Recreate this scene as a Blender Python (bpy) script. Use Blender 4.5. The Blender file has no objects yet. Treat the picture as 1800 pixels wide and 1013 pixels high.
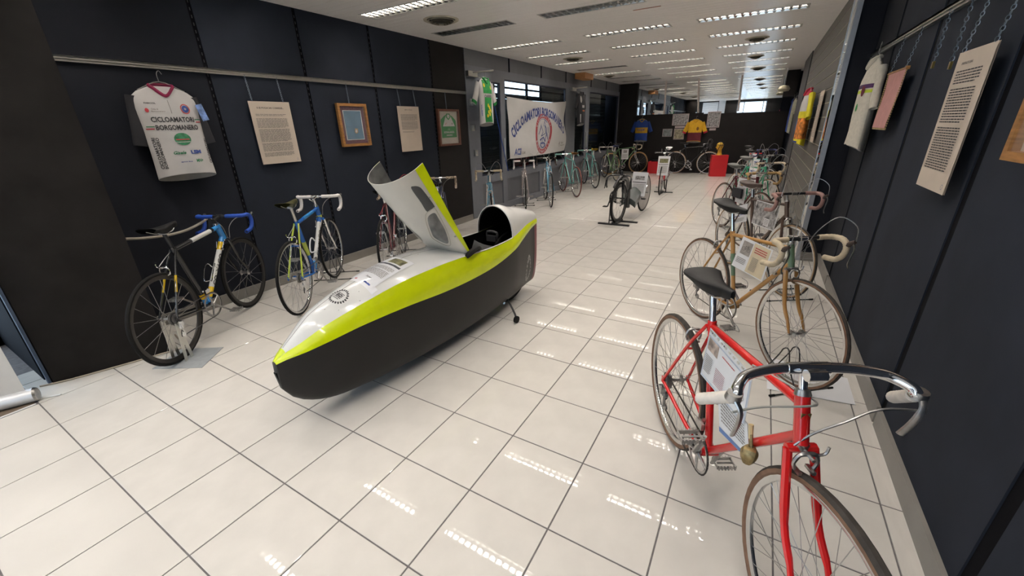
import bpy, math, random
from mathutils import Vector, Matrix
random.seed(7)
V = Vector
PI = math.pi
scene = bpy.context.scene
COL = scene.collection

# ------------------------------------------------------------------ camera
cam_d = bpy.data.cameras.new('camera')
cam_d.sensor_width = 36.0
cam_d.lens = 36.0 * 705.63 / 1800.0
cam_d.clip_start = 0.03
cam_d.clip_end = 200
cam = bpy.data.objects.new('camera', cam_d)
COL.objects.link(cam)
yaw, pitch, roll = math.radians(-30.995), math.radians(-21.924), math.radians(-1.738)
fwd = V((math.sin(yaw) * math.cos(pitch), math.cos(yaw) * math.cos(pitch), math.sin(pitch)))
r0 = V((math.cos(yaw), -math.sin(yaw), 0))
u0 = r0.cross(fwd)
rr = math.cos(roll) * r0 + math.sin(roll) * u0
uu = -math.sin(roll) * r0 + math.cos(roll) * u0
M = Matrix.Identity(4)
for i in range(3):
    M[i][0], M[i][1], M[i][2] = rr[i], uu[i], -fwd[i]
M[0][3], M[1][3], M[2][3] = 3.702, -0.265, 1.555
cam.matrix_world = M
scene.camera = cam

# ------------------------------------------------------------------ world, exposure
vs = scene.view_settings
vs.view_transform = 'Standard'
vs.look = 'None'
vs.exposure = 0.0
vs.gamma = 1.0
vs.use_curve_mapping = False
scene.cycles.max_bounces = 8
scene.cycles.sample_clamp_indirect = 6.0
world = bpy.data.worlds.new('sky')
scene.world = world
world.use_nodes = True
bg = world.node_tree.nodes['Background']
bg.inputs['Color'].default_value = (0.70, 0.83, 1.0, 1)
bg.inputs['Strength'].default_value = 4.2
TUBE_W = 29.5          # watts of one fluorescent tube


def portal(name, loc, rot, sx, sy):
    d = bpy.data.lights.new(name, 'AREA')
    d.shape = 'RECTANGLE'
    d.size, d.size_y = sx, sy
    d.cycles.is_portal = True
    o = bpy.data.objects.new(name, d)
    o.location = loc
    o.rotation_euler = rot
    COL.objects.link(o)


# daylight enters by the entrance glazing behind the camera and on the left
portal('entrance_portal', (2.72, -3.2, 1.35), (PI / 2, 0, 0), 1.7, 2.5)
portal('side_portal', (-1.5, -1.4, 1.35), (0, -PI / 2, 0), 2.6, 2.6)

H = 2.73               # ceiling height
LX, RX = -0.62, 4.49   # left and right wall
FY, BY = 14.3, -3.0    # far wall, wall behind the camera


# ------------------------------------------------------------------ materials
MATS = {}


def mat(name, col, rough=0.5, metal=0.0, noise=0.0, scale=20.0, bump=0.0, coat=0.0, emit=0.0, alpha=1.0, trans=0.0, spec=0.5, detail=4.0, stretch=None):
    if name in MATS:
        return MATS[name]
    m = bpy.data.materials.new(name)
    m.use_nodes = True
    nt = m.node_tree
    b = nt.nodes['Principled BSDF']
    c = tuple(col) + (1,)
    b.inputs['Base Color'].default_value = c
    b.inputs['Roughness'].default_value = rough
    b.inputs['Metallic'].default_value = metal
    b.inputs['Specular IOR Level'].default_value = spec
    b.inputs['Coat Weight'].default_value = coat
    b.inputs['Coat Roughness'].default_value = 0.05
    b.inputs['Alpha'].default_value = alpha
    b.inputs['Transmission Weight'].default_value = trans
    if emit:
        b.inputs['Emission Color'].default_value = c
        b.inputs['Emission Strength'].default_value = emit
    if noise or bump:
        tc = nt.nodes.new('ShaderNodeTexCoord')
        mp = nt.nodes.new('ShaderNodeMapping')
        if stretch:
            mp.inputs['Scale'].default_value = stretch
        n = nt.nodes.new('ShaderNodeTexNoise')
        n.inputs['Scale'].default_value = scale
        n.inputs['Detail'].default_value = detail
        nt.links.new(tc.outputs['Object'], mp.inputs['Vector'])
        nt.links.new(mp.outputs['Vector'], n.inputs['Vector'])
        if noise:
            cr = nt.nodes.new('ShaderNodeValToRGB')
            cr.color_ramp.elements[0].position = 0.3
            cr.color_ramp.elements[1].position = 0.7
            lo = tuple(max(0, x * (1 - noise)) for x in col) + (1,)
            hi = tuple(min(1, x * (1 + noise)) for x in col) + (1,)
            cr.color_ramp.elements[0].color = lo
            cr.color_ramp.elements[1].color = hi
            nt.links.new(n.outputs['Fac'], cr.inputs['Fac'])
            nt.links.new(cr.outputs['Color'], b.inputs['Base Color'])
        if bump:
            bp = nt.nodes.new('ShaderNodeBump')
            bp.inputs['Strength'].default_value = bump
            bp.inputs['Distance'].default_value = 0.002
            nt.links.new(n.outputs['Fac'], bp.inputs['Height'])
            nt.links.new(bp.outputs['Normal'], b.inputs['Normal'])
    MATS[name] = m
    return m


def paint(name, col, rough=0.25, **k):
    return mat(name, col, rough, 0.0, noise=0.06, scale=8, coat=0.5, **k)


m_tile = mat('porcelain_tile', (0.57, 0.543, 0.50), 0.022, noise=0.05, scale=2.5, detail=8, spec=0.3)
m_tile2 = mat('porcelain_tile_light', (0.583, 0.553, 0.51), 0.026, noise=0.05, scale=2.5, detail=8, spec=0.3)
m_grout = mat('grout', (0.13, 0.12, 0.12), 0.9, noise=0.2, scale=30)
m_navy = mat('navy_felt', (0.0145, 0.018, 0.0275), 0.85, noise=0.18, scale=3, bump=0.5, spec=0.2)
m_navy2 = mat('dark_navy_felt', (0.010, 0.0115, 0.017), 0.85, noise=0.15, scale=3, bump=0.5, spec=0.2)
m_black = mat('black_board', (0.0125, 0.0108, 0.0105), 0.8, noise=0.15, scale=5, bump=0.3, spec=0.2)
m_strip = mat('slotted_strip', (0.0025, 0.0025, 0.004), 0.9, noise=0.1, spec=0.1)
m_slot = mat('slot_dark', (0.022, 0.024, 0.028), 0.5)
m_base = mat('grey_skirting', (0.23, 0.215, 0.195), 0.45, noise=0.08, scale=6)
m_plank = mat('ceiling_plank_metal', (0.86, 0.83, 0.81), 0.28, noise=0.04, scale=3, spec=0.5)
m_void = mat('ceiling_void', (0.12, 0.12, 0.12), 0.9, noise=0.1)
m_alu = mat('brushed_aluminium', (0.62, 0.61, 0.57), 0.32, 1.0, noise=0.06, scale=30)
m_chrome = mat('chrome', (0.82, 0.82, 0.83), 0.1, 1.0, noise=0.03, scale=20)
m_steel = mat('dull_steel', (0.42, 0.41, 0.40), 0.35, 1.0, noise=0.2, scale=40)
m_spoke = mat('spoke_steel', (0.36, 0.35, 0.34), 0.35, 1.0, noise=0.1)
m_rim = mat('rim_alloy', (0.62, 0.62, 0.62), 0.22, 1.0, noise=0.06)
m_rimdark = mat('rim_black', (0.010, 0.010, 0.011), 0.3, 0.0, noise=0.1, coat=0.1)
m_rubber = mat('black_rubber', (0.0065, 0.0062, 0.006), 0.75, noise=0.25, scale=30, bump=0.4, spec=0.2)
m_rubber_g = mat('dusty_rubber', (0.036, 0.031, 0.027), 0.8, noise=0.3, scale=30, bump=0.5, spec=0.25)
m_tan = mat('tan_sidewall', (0.16, 0.085, 0.05), 0.7, noise=0.2, scale=30)
m_tanl = mat('light_tan_sidewall', (0.30, 0.19, 0.10), 0.7, noise=0.2, scale=30)
m_redtire = mat('red_brown_tire', (0.13, 0.03, 0.02), 0.6, noise=0.2, scale=30)
m_blackp = mat('black_plastic', (0.012, 0.012, 0.013), 0.4, noise=0.1)
m_leather = mat('black_leather', (0.0085, 0.0085, 0.009), 0.55, noise=0.25, scale=18, bump=0.5, spec=0.25)
m_brownl = mat('brown_leather', (0.045, 0.028, 0.022), 0.5, noise=0.25, scale=18, bump=0.5)
m_tanleather = mat('tan_leather', (0.33, 0.14, 0.03), 0.45, noise=0.2, scale=18)
m_white = mat('white_tape', (0.66, 0.60, 0.53), 0.7, noise=0.1, scale=40, bump=0.6)
m_paper = mat('white_paper', (0.72, 0.72, 0.74), 0.45, noise=0.02, scale=10, coat=0.3)
m_cream = mat('cream_panel', (0.60, 0.50, 0.41), 0.6, noise=0.03, scale=10)
m_ink = mat('black_ink', (0.035, 0.033, 0.035), 0.7, noise=0.1)
m_inkg = mat('grey_ink', (0.22, 0.20, 0.185), 0.7, noise=0.1)
m_inkb = mat('blue_ink', (0.03, 0.06, 0.25), 0.6, noise=0.1)
m_inkr = mat('red_ink', (0.45, 0.04, 0.05), 0.6, noise=0.1)
m_inkgr = mat('green_ink', (0.02, 0.17, 0.07), 0.6, noise=0.1)
m_photo = mat('photo_print', (0.28, 0.27, 0.27), 0.5, noise=0.9, scale=28, detail=6)
m_photo2 = mat('photo_print_olive', (0.16, 0.15, 0.07), 0.5, noise=0.8, scale=35, detail=6)
def make_glass():
    m = bpy.data.materials.new('glass')
    m.use_nodes = True
    nt = m.node_tree
    nt.nodes.remove(nt.nodes['Principled BSDF'])
    out = nt.nodes['Material Output']
    tr = nt.nodes.new('ShaderNodeBsdfTransparent')
    tr.inputs['Color'].default_value = (0.90, 0.94, 0.95, 1)
    gl = nt.nodes.new('ShaderNodeBsdfGlossy')
    gl.inputs['Roughness'].default_value = 0.02
    fr = nt.nodes.new('ShaderNodeFresnel')
    fr.inputs['IOR'].default_value = 1.5
    mx = nt.nodes.new('ShaderNodeMixShader')
    ge = nt.nodes.new('ShaderNodeNewGeometry')
    mt = nt.nodes.new('ShaderNodeMath')
    mt.operation = 'SUBTRACT'
    mt.use_clamp = True
    nt.links.new(fr.outputs[0], mt.inputs[0])
    nt.links.new(ge.outputs['Backfacing'], mt.inputs[1])
    nt.links.new(mt.outputs[0], mx.inputs[0])
    nt.links.new(tr.outputs[0], mx.inputs[1])
    nt.links.new(gl.outputs[0], mx.inputs[2])
    nt.links.new(mx.outputs[0], out.inputs['Surface'])
    return m


m_glass = make_glass()
m_frame_grey = mat('grey_joinery', (0.155, 0.165, 0.19), 0.5, noise=0.05, scale=8)
m_frame_dk = mat('grey_joinery_panel', (0.115, 0.12, 0.135), 0.5, noise=0.05, scale=8)
m_dark = mat('dark_recess', (0.010, 0.011, 0.015), 0.9, noise=0.1, spec=0.08)
m_shutter = mat('dark_roller_shutter', (0.03, 0.036, 0.038), 0.4, 0.2, noise=0.1, scale=6)
m_mirror = mat('mirror_glass', (0.86, 0.88, 0.88), 0.01, 1.0, noise=0.01)
m_lamp = mat('fluorescent_tube', (1.0, 0.93, 0.84), 0.5, emit=9.0)
m_lampoff = mat('tube_off', (0.6, 0.6, 0.6), 0.4, noise=0.02)
m_louvre = mat('louvre_aluminium', (0.80, 0.79, 0.76), 0.22, 1.0, noise=0.03)
m_vent = mat('aged_vent_metal', (0.42, 0.39, 0.31), 0.5, noise=0.25, scale=14)
m_ventdk = mat('dark_vent_metal', (0.13, 0.115, 0.085), 0.6, noise=0.35, scale=14)  # darker tone for the inner cone rings
m_red = mat('red_plinth_board', (0.52, 0.008, 0.015), 0.4, noise=0.05, scale=5, coat=0.2)
m_yellowfoam = mat('yellow_head', (0.55, 0.32, 0.02), 0.5, noise=0.1, scale=10)
m_wood = mat('gilt_wood', (0.34, 0.16, 0.05), 0.4, noise=0.3, scale=12, stretch=(1, 1, 8))
m_woodd = mat('brown_wood', (0.13, 0.05, 0.03), 0.4, noise=0.3, scale=12)
m_jwhite = mat('white_cloth', (0.52, 0.50, 0.49), 0.8, noise=0.05, scale=6, bump=0.3)
m_jcream = mat('cream_wool', (0.55, 0.51, 0.43), 0.9, noise=0.08, scale=40, bump=0.5)
m_jblack = mat('black_cloth', (0.012, 0.012, 0.016), 0.8, noise=0.1, scale=20)
m_jgreen = mat('green_cloth', (0.012, 0.20, 0.04), 0.8, noise=0.1, scale=20)
m_jblue = mat('blue_cloth', (0.008, 0.04, 0.22), 0.8, noise=0.1, scale=20)
m_jyellow = mat('yellow_cloth', (0.60, 0.33, 0.01), 0.8, noise=0.1, scale=20)
m_jmaroon = mat('maroon_cloth', (0.10, 0.006, 0.015), 0.8, noise=0.1, scale=20)
m_jred = mat('red_cloth', (0.45, 0.01, 0.04), 0.8, noise=0.1, scale=20)
m_jlemon = mat('lemon_cloth', (0.72, 0.62, 0.02), 0.7, noise=0.1, scale=20)


# ------------------------------------------------------------------ mesh builder
def ccat(P, n=6, closed=False):
    """Catmull-Rom through points P"""
    P = [V(p) for p in P]
    out = []
    N = len(P)
    segs = N if closed else N - 1
    for i in range(segs):
        if closed:
            a, b, c, d = P[(i - 1) % N], P[i], P[(i + 1) % N], P[(i + 2) % N]
        else:
            b, c = P[i], P[i + 1]
            a = P[i - 1] if i > 0 else b + (b - c)
            d = P[i + 2] if i + 2 < N else c + (c - b)
        for k in range(n):
            t = k / n
            out.append(0.5 * ((2 * b) + (c - a) * t + (2 * a - 5 * b + 4 * c - d) * t * t + (3 * b - a - 3 * c + d) * t ** 3))
    if not closed:
        out.append(P[-1])
    return out


class MB:
    def __init__(self):
        self.v, self.f, self.mi, self.mats = [], [], [], []

    def _m(self, m):
        if m is None:
            return 0
        if m not in self.mats:
            self.mats.append(m)
        return self.mats.index(m)

    def add(self, vs, fs, m=None):
        k = len(self.v)
        i = self._m(m)
        self.v += [V(p) for p in vs]
        for f in fs:
            self.f.append(tuple(k + a for a in f))
            self.mi.append(i)
        return self

    def box(self, c, s, rot=None, m=None):
        c = V(c)
        hx, hy, hz = s[0] / 2, s[1] / 2, s[2] / 2
        vs = [V((x, y, z)) for x in (-hx, hx) for y in (-hy, hy) for z in (-hz, hz)]
        if rot is not None:
            vs = [rot @ p for p in vs]
        vs = [p + c for p in vs]
        return self.add(vs, [(0, 1, 3, 2), (4, 6, 7, 5), (0, 4, 5, 1), (2, 3, 7, 6), (0, 2, 6, 4), (1, 5, 7, 3)], m)

    def b2(self, a, b, m=None):
        """box from corner a to corner b"""
        a, b = V(a), V(b)
        return self.box((a + b) / 2, [abs(b[i] - a[i]) for i in range(3)], m=m)

    def prism(self, poly, z0, z1, m=None):
        n = len(poly)
        vs = [(p[0], p[1], z0) for p in poly] + [(p[0], p[1], z1) for p in poly]
        fs = [tuple(range(n))[::-1], tuple(range(n, 2 * n))] + [(i, (i + 1) % n, n + (i + 1) % n, n + i) for i in range(n)]
        return self.add(vs, fs, m)

    def tube(self, pts, r, n=8, closed=False, m=None, flat=None, caps=True):
        pts = [V(p) for p in pts]
        N = len(pts)
        rs = r if isinstance(r, (list, tuple)) else [r] * N
        if len(rs) != N:
            rs = [rs[0] + (rs[-1] - rs[0]) * i / (N - 1) for i in range(N)]
        tang = []
        for i in range(N):
            if closed:
                t = pts[(i + 1) % N] - pts[i - 1]
            else:
                t = pts[min(i + 1, N - 1)] - pts[max(i - 1, 0)]
            tang.append(t.normalized() if t.length > 1e-9 else V((0, 0, 1)))
        up = V((0, 0, 1)) if abs(tang[0].z) < 0.9 else V((1, 0, 0))
        nrm = (up - tang[0] * up.dot(tang[0])).normalized()
        vs = []
        for i in range(N):
            t = tang[i]
            nrm = (nrm - t * nrm.dot(t))
            nrm = nrm.normalized() if nrm.length > 1e-6 else V((1, 0, 0))
            bi = t.cross(nrm)
            for k in range(n):
                a = 2 * PI * k / n
                ca, sa = math.cos(a), math.sin(a)
                if flat:
                    ca *= flat
                vs.append(pts[i] + (nrm * ca + bi * sa) * rs[i])
        fs = []
        for i in range(N if closed else N - 1):
            j = (i + 1) % N
            for k in range(n):
                k2 = (k + 1) % n
                fs.append((i * n + k, i * n + k2, j * n + k2, j * n + k))
        if caps and not closed:
            fs.append(tuple(range(n))[::-1])
            fs.append(tuple((N - 1) * n + k for k in range(n)))
        return self.add(vs, fs, m)

    def rev(self, prof, c, axis='y', n=24, m=None, close=False, ms=None):
        """revolve profile [(radius, along)] around axis through c"""
        c = V(c)
        vs = []
        L = len(prof)
        for k in range(n):
            a = 2 * PI * k / n
            ca, sa = math.cos(a), math.sin(a)
            for (r, h) in prof:
                if axis == 'y':
                    vs.append(c + V((r * ca, h, r * sa)))
                elif axis == 'z':
                    vs.append(c + V((r * ca, r * sa, h)))
                else:
                    vs.append(c + V((h, r * ca, r * sa)))
        for i in range(L if close else L - 1):
            fs = []
            for k in range(n):
                k2 = (k + 1) % n
                i2 = (i + 1) % L
                fs.append((0 * 0 + k * L + i, k * L + i2, k2 * L + i2, k2 * L + i))
            if i == 0:
                base = len(self.v)
                self.add(vs, fs, ms[i] if ms else m)
            else:
                q = self._m(ms[i] if ms else m)
                for f in fs:
                    self.f.append(tuple(base + a for a in f))
                    self.mi.append(q)
        return self

    def grid(self, fn, nu, nv, m=None, wrap=False):
        vs = [fn(i / nu, j / nv) for i in range(nu + 1) for j in range(nv + 1)]
        fs = [(i * (nv + 1) + j, (i + 1) * (nv + 1) + j, (i + 1) * (nv + 1) + j + 1, i * (nv + 1) + j + 1) for i in range(nu) for j in range(nv)]
        return self.add(vs, fs, m)

    def xf(self, fn):
        self.v = [V(fn(p)) for p in self.v]
        return self

    def build(self, name, m=None, parent=None, smooth=True, kind=None, label=None):
        me = bpy.data.meshes.new(name)
        me.from_pydata([tuple(p) for p in self.v], [], self.f)
        if self.mats:
            for q in self.mats:
                me.materials.append(q)
            me.polygons.foreach_set('material_index', self.mi)
        elif m:
            me.materials.append(m)
        me.update()
        if smooth:
            me.shade_smooth()
            try:
                me.set_sharp_from_angle(angle=math.radians(38))
            except Exception:
                pass
        o = bpy.data.objects.new(name, me)
        COL.objects.link(o)
        if parent:
            o.parent = parent
        if kind:
            o['kind'] = kind
        if label:
            o['label'] = label
        return o


def tag(o, label, cat, group=None):
    o['label'] = label
    o['category'] = cat
    if group:
        o['group'] = group
    return o


def thing(name, loc, label, cat, rz=0.0, group=None):
    o = bpy.data.objects.new(name, None)
    o.location = loc
    o.rotation_euler = (0, 0, rz)
    o.empty_display_size = 0.1
    COL.objects.link(o)
    return tag(o, label, cat, group)


def struct(o):
    o['kind'] = 'structure'
    return o


def copy_tree(o, parent=None):
    c = o.copy()
    COL.objects.link(c)
    if parent:
        c.parent = parent
    for ch in list(o.children):
        copy_tree(ch, c)
    return c


_tc = {}


def text_geo(s, extr=0.0006, bold=0.0, shear=0.0, res=2):
    key = (s, extr, bold, shear)
    if key in _tc:
        return _tc[key]
    cu = bpy.data.curves.new('t', 'FONT')
    cu.body = s
    cu.extrude = 0.0
    cu.offset = bold
    cu.shear = shear
    cu.resolution_u = res
    o = bpy.data.objects.new('t', cu)
    COL.objects.link(o)
    dg = bpy.context.evaluated_depsgraph_get()
    me = bpy.data.meshes.new_from_object(o.evaluated_get(dg))
    vs = [tuple(v.co) for v in me.vertices]
    fs = [tuple(p.vertices) for p in me.polygons]
    bpy.data.objects.remove(o)
    bpy.data.curves.remove(cu)
    bpy.data.meshes.remove(me)
    if vs:
        x0 = min(v[0] for v in vs); x1 = max(v[0] for v in vs)
        y0 = min(v[1] for v in vs); y1 = max(v[1] for v in vs)
    else:
        x0 = x1 = y0 = y1 = 0
    _tc[key] = (vs, fs, x0, x1, y0, y1)
    return _tc[key]


def text_mb(mb, s, fn, w=None, h=None, center=True, m=None, bold=0.02, shear=0.0):
    """put string s through mapping fn(x,y); scaled to width w and/or cap height h, centred"""
    vs, fs, x0, x1, y0, y1 = text_geo(s, bold=bold, shear=shear)
    if not vs:
        return mb
    sx = (w / (x1 - x0)) if w else None
    sy = (h / (y1 - y0)) if h else None
    sx = sx or sy
    sy = sy or sx
    cx, cy = ((x0 + x1) / 2, (y0 + y1) / 2) if center else (x0, y0)
    mb.add([fn((p[0] - cx) * sx, (p[1] - cy) * sy) for p in vs], fs, m)
    return mb


def planefn(o, U, W, lift=0.0):
    o, U, W = V(o), V(U), V(W)
    N = U.cross(W).normalized() * lift
    return lambda x, y: o + U * x + W * y + N


def lines_mb(mb, fn, w, h, n, thick=0.45, ragged=0.15, gaps=(), m=None, seed=1):
    """rows of small word dashes like body text, in the rectangle w x h centred on 0"""
    rnd = random.Random(seed)
    for i in range(n):
        if i in gaps:
            continue
        y = h / 2 - (i + 0.5) * h / n
        x = -w / 2
        end = w / 2 - (rnd.random() * w * ragged if (i + 1) in gaps or i == n - 1 else rnd.random() * w * 0.02)
        t = h / n * thick / 2
        while x < end:
            l = min(w * (0.05 + 0.09 * rnd.random()), end - x)
            if l < w * 0.01:
                break
            mb.add([fn(x, y - t), fn(x + l, y - t), fn(x + l, y + t), fn(x, y + t)], [(0, 1, 2, 3)], m)
            x += l + w * 0.015
    return mb


def rect(mb, fn, cx, cy, w, h, m=None, n=4):
    mb.grid(lambda u, v: fn(cx + (u - .5) * w, cy + (v - .5) * h), n, n, m)
    return mb


def ringbox(w, h, t, z0, z1, fn=None):
    """one connected rectangular frame: outer half sizes w,h, bar width t, between z0 and z1"""
    P = []
    for z in (z0, z1):
        for (a, b) in ((w, h), (w - t, h - t)):
            P += [(-a, -b, z), (a, -b, z), (a, b, z), (-a, b, z)]
    F = []
    for k in range(4):
        k2 = (k + 1) % 4
        F += [(k, k2, 4 + k2, 4 + k), (8 + k, 12 + k, 12 + k2, 8 + k2), (k, 8 + k, 8 + k2, k2), (4 + k, 4 + k2, 12 + k2, 12 + k)]
    if fn:
        P = [fn(*p) for p in P]
    return MB().add(P, F)

# ================================================================== ROOM
# ---- floor
floor = MB().b2((-1.45, BY, -0.05), (4.75, BY + 18.0, -0.0035)).build('floor', m_grout, smooth=False)
struct(floor)
T = 0.4
unit = MB()
b_ = 0.004
unit.add([(-.5, -.5, -1), (.5, -.5, -1), (.5, .5, -1), (-.5, .5, -1), (-.5, -.5, -.15), (.5, -.5, -.15), (.5, .5, -.15), (-.5, .5, -.15),
          (-.496, -.496, 0), (.496, -.496, 0), (.496, .496, 0), (-.496, .496, 0)],
         [(0, 1, 5, 4), (1, 2, 6, 5), (2, 3, 7, 6), (3, 0, 4, 7), (4, 5, 9, 8), (5, 6, 10, 9), (6, 7, 11, 10), (7, 4, 8, 11), (8, 9, 10, 11)])
t0_ = unit.build('tile', m_tile, floor, smooth=False)
tile_mesh = t0_.data
bpy.data.objects.remove(t0_)
tile_mesh2 = tile_mesh.copy()
tile_mesh2.materials[0] = m_tile2
cells = []
for i in range(-2, 12):
    for j in range(-8, 36):
        x0, x1 = max(i * T, LX), min((i + 1) * T, RX)
        y0, y1 = j * T, min((j + 1) * T, FY)
        if y1 <= 0.01 and x0 < -0.001:
            continue
        y0 = max(y0, BY)
        if x1 - x0 < 0.03 or y1 - y0 < 0.03:
            continue
        cells.append((x0, x1, y0, y1))
cells.sort(key=lambda c: math.hypot((c[0] + c[1]) / 2 - 3.2, (c[2] + c[3]) / 2 + 0.1) + (100 if c[3] < 0.1 else 0))
g_ = 0.0065
far_t = MB()
for k, (x0, x1, y0, y1) in enumerate(cells):
    cx, cy = (x0 + x1) / 2, (y0 + y1) / 2
    if k < 298:
        o = bpy.data.objects.new('tile', tile_mesh if random.random() < 0.7 else tile_mesh2)
        o.location = (cx, cy, 0)
        o.scale = (x1 - x0 - g_, y1 - y0 - g_, 0.006)
        o.parent = floor
        COL.objects.link(o)
    else:
        far_t.box((cx, cy, -0.003), (x1 - x0 - g_, y1 - y0 - g_, 0.006))
far_t.build('far_tiles', m_tile, floor, smooth=False, kind='stuff')

m_brownfl = mat('brown_entrance_floor', (0.16, 0.12, 0.085), 0.6, noise=0.15, scale=10)
bf = MB().b2((-1.45, BY, -0.0034), (-0.02, -0.01, -0.001)).build('trim_1', m_brownfl, smooth=False)
struct(bf)
m_thr = mat('white_threshold', (0.62, 0.62, 0.62), 0.35, noise=0.06, scale=12)
struct(MB().b2((-0.02, BY, -0.003), (-0.002, -0.01, 0.003)).build('trim_2', m_thr, smooth=False))

# ---- walls
pan_y = [0.55, 1.83, 2.79, 3.74, 4.83, 5.66]
wl = MB().b2((LX - 0.14, 0.35, 0), (LX - 0.02, 5.66, H + 0.12)).build('wall_left', m_dark, smooth=False)
struct(wl)
for k in range(len(pan_y) - 1):
    m = m_navy2 if k == 0 else (m_black if k == 4 else m_navy)
    MB().b2((LX - 0.02, pan_y[k] + 0.018, 0.1), (LX, pan_y[k + 1] - 0.018, H + 0.02)).build('wall_panel', m, wl, smooth=False)


def standard(x, y, sgn, parent, slots=True):
    mb = MB()
    wd = 0.017 if slots else 0.033
    mb.b2((x - 0.006 * sgn, y - wd, 0.0), (x - 0.014 * sgn, y + wd, H), m_strip)
    if slots:
        z = 0.06
        while z < H - 0.05:
            mb.b2((x - 0.005 * sgn, y - 0.002, z), (x - 0.002 * sgn, y + 0.004, z + 0.022), m_slot)
            z += 0.055
    return mb.build('slotted_standard', None, parent, smooth=False)


for y in pan_y[1:-1]:
    standard(LX, y, 1, wl)
struct(MB().b2((LX, 0.8, 0), (LX + 0.018, 5.62, 0.1)).build('baseboard_left', m_base, smooth=False))

wr = MB().b2((RX + 0.02, BY, 0), (RX + 0.14, FY, H + 0.12)).build('wall_right', m_dark, smooth=False)
struct(wr)
rp = [-3.0, -2.3, -1.15, 0.0, 1.17, 2.22, 3.40, 4.50, 5.34]
for k in range(len(rp) - 1):
    MB().b2((RX, rp[k] + 0.034, 0.1), (RX + 0.02, rp[k + 1] - 0.034, H + 0.02)).build('wall_panel', m_navy if k < 7 else m_navy2, wr, smooth=False)
for y in rp[1:-1]:
    standard(RX, y, -1, wr, False)
for k, (a, b) in enumerate(zip(rp[:-1], rp[1:])):
    MB().b2((RX - 0.018, a + 0.012, 0), (RX, b - 0.012, 0.1)).build('baseboard_right' if not k else 'skirting_board', m_base, None if not k else bpy.data.objects['baseboard_right'], smooth=False)
struct(bpy.data.objects['baseboard_right'])

# dark angled pier at the left edge of the picture
px0, px1 = V((-0.23, 0.12)), V((-0.03, 0.72))
dn = V((-(px1 - px0).y, (px1 - px0).x)).normalized()
poly = [(px0.x, px0.y), (px1.x, px1.y), (px1.x + dn.x * 0.3 - 0.35, px1.y + dn.y * 0.1 + 0.05), (LX - 0.1, 0.75), (-0.9, 0.1)]
m_pier = mat('black_brown_pier', (0.0165, 0.0145, 0.0135), 0.8, noise=0.2, scale=6, bump=0.4, spec=0.06)
pier = MB().prism(poly, 0, H + 0.1).build('wall_pier', m_pier, smooth=False)
struct(pier)
m_daylit_edge = mat('painted_daylight_blue', (0.06, 0.08, 0.12), 0.7, noise=0.1, spec=0.2)  # blue daylight on the pier's end face, painted as a thin added strip
MB().b2((-0.285, 0.100, 0), (-0.233, 0.114, H)).build('daylit_edge_strip', m_daylit_edge, pier, smooth=False)
cbl = MB().tube(ccat([(-0.26, 0.06, 0.006), (-0.18, 0.2, 0.006), (-0.10, 0.42, 0.006), (-0.02, 0.66, 0.006), (0.0, 0.80, 0.006), (-0.3, 0.86, 0.006)]), 0.006, 6).build('cable', mat('beige_cable', (0.35, 0.29, 0.22), 0.6, noise=0.1))
tag(cbl, 'beige cable lying on the floor along the foot of the black pier', 'cable')

# near-left recess beside the pier and side glazing
struct(MB().b2((-1.5, 0.1, 0), (-0.36, 0.2, H + 0.1)).build('wall_recess', m_dark, smooth=False))
mf = MB()
mf.b2((-1.5, -3.0, 0), (-1.42, 0.1, 0.08)).b2((-1.5, -3.0, 2.6), (-1.42, 0.1, H + 0.12))
for y in (-3.0, -1.55, 0.02):
    mf.b2((-1.5, y, 0), (-1.42, y + 0.08, 2.7))
w1 = struct(mf.build('window_1', m_frame_grey, smooth=False))
MB().b2((-1.468, -2.92, 0.08), (-1.46, 0.02, 2.6)).build('pane', m_glass, w1, smooth=False)

# wall behind the camera (seen in the mirror)
m_whitewall = mat('white_wall_paint', (0.55, 0.56, 0.58), 0.6, noise=0.04)
wb = MB()
wb.b2((-1.5, BY - 0.12, 0), (1.9, BY, H + 0.12), m_black).b2((3.55, BY - 0.12, 0), (4.7, BY, H + 0.12), m_black).b2((1.9, BY - 0.12, 2.62), (3.55, BY, H + 0.12), m_black)
wb = struct(wb.build('wall_back', None, smooth=False))
MB().b2((0.85, BY, 0), (1.22, BY + 0.25, H)).build('column', m_whitewall, wb, smooth=False)
sh = MB()
z = 0.0
while z < 2.6:
    sh.b2((-0.13, BY, z), (0.8, BY + 0.04, z + 0.085), m_whitewall)
    z += 0.095
sh.build('roller_shutter', None, wb, smooth=False)
mf = MB()
for x in (1.9, 2.27, 3.33, 3.5):
    mf.b2((x, BY - 0.1, 0), (x + 0.05, BY - 0.02, 2.62))
mf.b2((1.9, BY - 0.1, 2.57), (3.55, BY - 0.02, 2.62)).b2((1.9, BY - 0.1, 0), (3.55, BY - 0.02, 0.06))
d1 = struct(mf.build('door_1', m_frame_grey, smooth=False))
for a, b in ((1.95, 2.27), (2.32, 3.33), (3.38, 3.5)):
    MB().b2((a, BY - 0.064, 0.06), (b, BY - 0.056, 2.57)).build('pane', m_glass, d1, smooth=False)

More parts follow.
